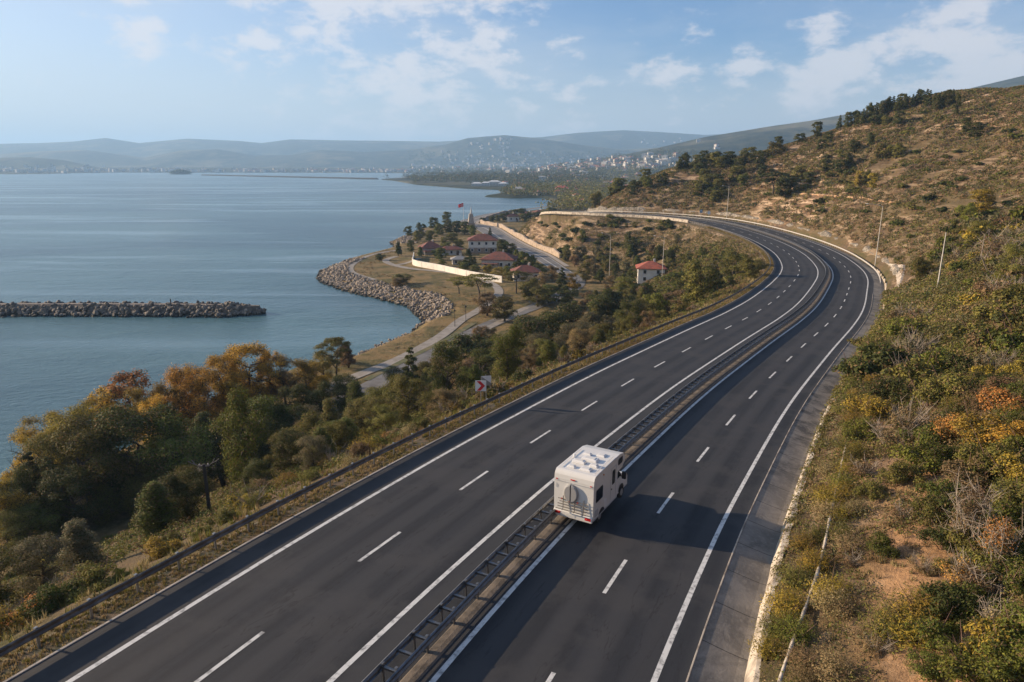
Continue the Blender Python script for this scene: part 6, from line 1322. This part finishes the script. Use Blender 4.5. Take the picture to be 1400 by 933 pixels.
# shore land: low dry growth
def c6(x, y, z, s, dc): return (s < -16) & (dc > 2) & (dc < 22) & (z < 3.2) & (fbm(x / 5, y / 5, 59) > .54) & (y < 440)
P = cands(-80, 40, 100, 440, 9000, 66, c6); P = P[[not (np.min(np.hypot(FP[:, 0] - a, FP[:, 1] - b_)) < 2.4 or near_road(a, b_, 1)) for a, b_, c_ in P]]
scatter('shore_scrub', 'brown low growth on the shore land beside the footpath', P, lambda p: .35 + .001 * dist_(p), 14, lambda p: .10 + dist_(p) * .0009, LEAF['brown'], 140, flat=.5)

# ================================================================== far shore: town, wood, causeway, island
rT = np.random.default_rng(21)
M_H = [mat('town_wall_' + n, c, .9) for n, c in [('white', (.52, .50, .47)), ('cream', (.42, .37, .30)), ('grey', (.32, .31, .30)), ('rose', (.38, .29, .25))]]; M_TR = mat('town_roof', (.33, .12, .08), .9); M_TRG = mat('town_flat_roof', (.40, .38, .36), .9)
def house_me(w, d, h, rh, wm, rm):
    b = MB().box((0, 0, h / 2 - 1), (w, d, h + 2), m=0)
    a, e = w / 2 + .4, d / 2 + .4; V = [(-a, -e, h), (a, -e, h), (a, e, h), (-a, e, h), (-a * .45, 0, h + rh), (a * .45, 0, h + rh)]
    b.add(V, [(0, 1, 5, 4), (2, 3, 4, 5)], 1).add(V, [(1, 2, 5), (3, 0, 4)], 1)
    for z_ in np.arange(1.8, h - .5, 3.0):
        for x_ in np.arange(-w / 2 + 1.6, w / 2 - 1, 3.0): b.box((x_, -d / 2 - .02, z_), (1.2, .06, 1.4), m=2)
    return b.mesh('house', [wm, rm, M_PANE])
HM = [house_me(12, 10, 6, 2.2, M_H[0], M_TR), house_me(14, 11, 9, 2.0, M_H[1], M_TR), house_me(16, 12, 12, 1.2, M_H[0], M_TRG), house_me(11, 9, 6, 2.4, M_H[3], M_TR), house_me(18, 12, 15, 1.0, M_H[2], M_TRG), house_me(22, 10, 7, 1.6, M_H[0], M_TR)]
spots = []
def town(px0, px1, py0, py1, n, w=None):
    k = 0
    while k < n:
        px, py = rT.uniform(px0, px1), rT.uniform(py0, py1) if w is None else np.clip(rT.normal((py0 + py1) / 2, (py1 - py0) / 3), py0, py1)
        x, y, z = hit(px, py, 500., 9500.)
        if y > 9400 or y < 640 or coast_sdf([x], [y])[0] < 15 or z > 420: k += .25; continue
        spots.append((x, y, z)); k += 1
town(560, 900, 226, 234, 120); town(600, 760, 208, 229, 80); town(760, 930, 214, 226, 50); town(860, 985, 190, 205, 12); town(100, 560, 232.5, 236, 90); town(0, 150, 226, 234, 18); town(690, 800, 232, 262, 34); town(640, 700, 190, 206, 26); town(740, 810, 232, 246, 26); town(700, 800, 258, 284, 34); town(760, 880, 236, 262, 34)
sp = np.array(spots); o_ = np.argsort(np.hypot(sp[:, 0], sp[:, 1]))
TOWN = []
for k in o_[:284]:
    x, y, z = sp[k]; o = link('house', HM[[0, 1, 3, 5, 0, 2][int(rT.integers(0, 6))]] if y > 1500 else HM[[0, 3, 0][int(rT.integers(0, 3))]]); o.location = (x, y, z); o.rotation_euler = (0, 0, rT.uniform(-.7, .7)); s_ = rT.uniform(.75, 1.2) * (.8 if y < 1500 else 1.0 if y < 2500 else 1.25); o.scale = (s_, s_, s_)
    kk = HM.index(o.data); TOWN.append((o, ['white red-roofed house', 'cream red-roofed block', 'white flat-roofed block', 'rose red-roofed house', 'grey flat-roofed block', 'long white red-roofed building'][kk], 'small', x, y, z, 5.0, 'in the far town')); o['category'] = 'house'
b = MB()
for k in list(o_[284:]) + []:
    x, y, z = sp[k]; s_ = rT.uniform(10, 24); h = rT.uniform(8, 18); b.box((x, y, z + h / 2 - 2), (s_, s_ * .7, h + 4), rT.uniform(-.7, .7), m=int(rT.integers(0, 3)))
for i in range(420):   # the shore-side sprawl of the gulf's far end
    px = rT.uniform(-20, 1000); py = float(np.interp(px, [0, 560, 640, 1000], [234.5, 234.8, 231, 222])) + rT.normal(0, 1.2 if px < 560 else 3.5); x, y, z = hit(px, py, 800., 9500.)
    if y > 9400 or y < 1000 or coast_sdf([x], [y])[0] < 10: continue
    s_ = rT.uniform(9, 24); h = rT.uniform(7, 16); b.box((x, y, z + h / 2 - 2), (s_, s_ * .7, h + 4), rT.uniform(-.7, .7), m=int(rT.integers(0, 3)))
tag(b.build('town', M_H[:3]), 'pale houses of the hazy town at the foot of the far hills', 'town', kind='stuff')
# white waterfront complex and the red-roofed house on the near beach
for i, (px, py, w_, h_) in enumerate([(652, 254.5, 22, 5), (664, 254.5, 16, 6), (676, 254, 26, 8), (688, 254.5, 18, 5)]):
    x, y, z = hit(px, py, 500., 5000.); o = link('waterfront_pavilion', house_me(w_, 12, h_, 2.5, M_H[0], mat('white_roof', (.70, .70, .68), .8))); o.location = (x, y, z)
    tag(o, ['westernmost low white pavilion on the wooded waterfront', 'second low white pavilion from the open bay on the waterfront', 'largest white pavilion on the wooded waterfront', 'white pavilion closest to the small headland on the waterfront'][i], 'pavilion', 'white pavilions on the waterfront')
x, y, z = hit(768, 264, 400., 3000.); o = link('house', house_me(20, 12, 7, 4, M_H[0], mat('bright_tile', (.50, .11, .06), .9))); o.location = (x, y, z); tag(o, 'white house with a bright red roof above the little beach past the headland', 'house')
x, y, z = hit(709, 266, 400., 3000.); o = link('house', house_me(14, 10, 8, 3, M_H[0], M_TRG)); o.location = (x, y, z); tag(o, 'white house with a grey gable among trees on the small headland', 'house')
# far-off wood along the shore and over the plain
def wood(name, label, pts, h, w, m, seed):
    rng = np.random.default_rng(seed); n = len(pts); nl = 26; C = np.repeat(pts, nl, 0); S = np.repeat(rng.uniform(.6, 1.3, n), nl); d = rng.normal(size=(n * nl, 3)); d /= np.linalg.norm(d, axis=1)[:, None]
    P = C + np.c_[d[:, :2] * (S * w)[:, None], (d[:, 2] * .5 + .55) * S * h]; V, F, t_ = leaves(P, d + np.array([0, 0, .3]), np.repeat(1.1 + np.hypot(pts[:, 0], pts[:, 1]) * .0012, nl), rng, .8)
    tag(link(name, mesh_np(name, V, F, m, attrs=dict(tint=t_))), label, 'wood', kind='stuff')
def wp(px0, px1, py0, py1, n, seed, edge=12):
    rng = np.random.default_rng(seed); out = []
    while len(out) < n and n > 0:
        x, y, z = hit(rng.uniform(px0, px1), rng.uniform(py0, py1), 450., 7000.)
        n -= 0 if coast_sdf([x], [y])[0] > edge else .3
        if coast_sdf([x], [y])[0] > edge and 560 < y < 6800: out.append((x, y, z))
    return np.array(out)
wood('far_wood', 'dark wood behind the white waterfront pavilions', np.vstack([wp(525, 820, 236, 250, 520, 1), wp(640, 830, 240, 252, 200, 2)]), 15, 8, LEAF['dark'], 31)
wood('far_wood', 'olive wood on the plain beyond the wooded waterfront', wp(560, 880, 228, 250, 420, 3), 13, 9, LEAF['olive'], 32)
wood('far_wood', 'trees on the small headland past the bay', np.vstack([wp(685, 790, 258, 268, 120, 4), wp(700, 820, 248, 262, 160, 6)]), 10, 6, LEAF['dark'], 33)
wood('far_wood', 'mixed trees on the near shore of the far plain', np.vstack([wp(700, 850, 256, 288, 620, 7), wp(760, 900, 232, 262, 320, 8)]), 9, 7, LEAF['olive'], 35)
wood('far_wood', 'hazy dark woods at the foot of the far hills', wp(560, 980, 208, 236, 420, 5), 16, 14, LEAF['dark'], 34)
# causeway and island
a_, b2 = np.array(gz(520, 245.6, 0)), np.array(gz(275, 240.0, 0)); mid = (a_ + b2) / 2; L = np.linalg.norm(b2 - a_)
o = MB().box((0, 0, 0), (L, 12, 7), taper=.96).build('causeway', mat('dark_rubble', (.035, .033, .03), .95)); o.location = (mid[0], mid[1], .6); o.rotation_euler = (0, 0, math.atan2(b2[1] - a_[1], b2[0] - a_[0])); tag(o, 'long thin dark causeway running out into the far bay', 'causeway')
x, y = gz(247, 238.4, 0); r = thing('island', 'tiny wooded island in the far bay near the end of the causeway', 'island', (x, y, 0))
MB().loft([[(a1 * math.cos(k), a1 * .5 * math.sin(k), z_) for k in np.linspace(0, 6.283, 25)[:-1]] for a1, z_ in ((58, -3), (52, 2), (30, 6), (8, 8))]).build('ground_mound', MATS['dark_rubble'], r)
rng = np.random.default_rng(9); n = 900; P = np.c_[rng.normal(0, 20, n), rng.normal(0, 9, n), np.zeros(n)]; P[:, 0] = np.clip(P[:, 0], -48, 48); P[:, 2] = 5 + rng.uniform(0, 16, n) * (1 - (P[:, 0] / 60) ** 2)
V, F, t_ = leaves(P, rng.normal(size=(n, 3)), 7.0, rng, .8); link('tree_cover', mesh_np('tree_cover', V, F, LEAF['dark'], attrs=dict(tint=t_)), r)

# ================================================================== labels of trees and bushes: look, zone, and rank from a landmark
LM = [('the motorhome', 800, 665), ('the red chevron sign', 670, 530), ('the utility pole', 285, 660), ('the leaning slab', 1215, 380), ('the tall lamp post', 1207, 320), ('the bare lamp post', 1280, 350),
      ('the farthest lamp post', 990, 275), ('the two-storey villa', 660, 336), ('the lone house', 892, 367), ('the stone monument', 644, 298), ('the breakwater tip', 360, 430), ('the garden wall end', 692, 386),
      ('the lower right corner', 1400, 933), ('the stone ledge', 1165, 271), ('the blue and white sign', 972, 291), ('the upper right corner', 1400, 0), ('the lower left corner', 0, 933), ('the red flag', 630, 284), ('the island', 247, 235)]
LMF = [('the island', 247, 235), ('the red flag', 630, 284), ('the white pavilions', 676, 252), ('the farthest lamp post', 990, 275), ('the upper right corner', 1400, 0), ('the upper left corner', 0, 0), ('the causeway root', 520, 246), ('the beach house', 768, 264), ('the two-storey villa', 660, 336), ('the breakwater tip', 360, 430), ('the bare lamp post', 1280, 350), ('the lone house', 892, 367)]
ONES = ['', 'first', 'second', 'third', 'fourth', 'fifth', 'sixth', 'seventh', 'eighth', 'ninth', 'tenth', 'eleventh', 'twelfth', 'thirteenth', 'fourteenth', 'fifteenth', 'sixteenth', 'seventeenth', 'eighteenth', 'nineteenth', 'twentieth']
def ordn(n):
    if n == 1: return 'nearest'
    if n <= 20: return ONES[n] + ' nearest'
    return ({2: 'twenty', 3: 'thirty', 4: 'forty', 5: 'fifty'}[n // 10] + ('-' + ONES[n % 10] if n % 10 else 'th')).replace('yth', 'ieth') + ' nearest'
def name_all(plants, LM, pre):
    groups = {}
    for p in plants: groups.setdefault((p[2], p[1], p[7]), []).append(p)
    for (c, k, zn), L_ in groups.items():
        XY = np.array([[float(v) for v in project(p[3], p[4], p[5] + p[6] * .5)] for p in L_]); Dm = np.array([[math.hypot(x - a, y - b_) for _, a, b_ in LM] for x, y in XY]); rk = Dm.argsort(0).argsort(0)
        for i, p in enumerate(L_):
            j = min(range(len(LM)), key=lambda q_: rk[i, q_] * 1000 + Dm[i, q_])
            lab = f'{c} {k} {zn}' + (f', {ordn(int(rk[i, j]) + 1)} to {LM[j][0]}' if len(L_) > 1 else f', beside {LM[int(Dm[i].argmin())][0]}' if Dm[i].min() < 30 else '')
            if len(lab.split()) > 16: lab = lab.replace(' inside the bend', ' inside bend').replace('conical evergreen tree', 'conical tree').replace(' of the hill', '').replace('umbrella-shaped tree', 'umbrella tree').replace(' above the low concrete wall', ' above the low wall').replace('at the foot of the verge', 'below the verge').replace('on the far end', 'on far hill').replace('the lower right', 'lower right').replace('the upper right', 'upper right').replace('the lower left', 'lower left').replace('the two-storey villa', 'two-storey villa').replace('the blue and white sign', 'blue-white sign')
            p[0]['label'] = lab; p[0]['group'] = pre(p)
name_all(PLANTS, LM, lambda p: ('trees ' if p[0]['category'] in ('tree', 'evergreen') else 'bushes ') + p[7])
name_all(TOWN, LMF, lambda p: 'houses of the far town')
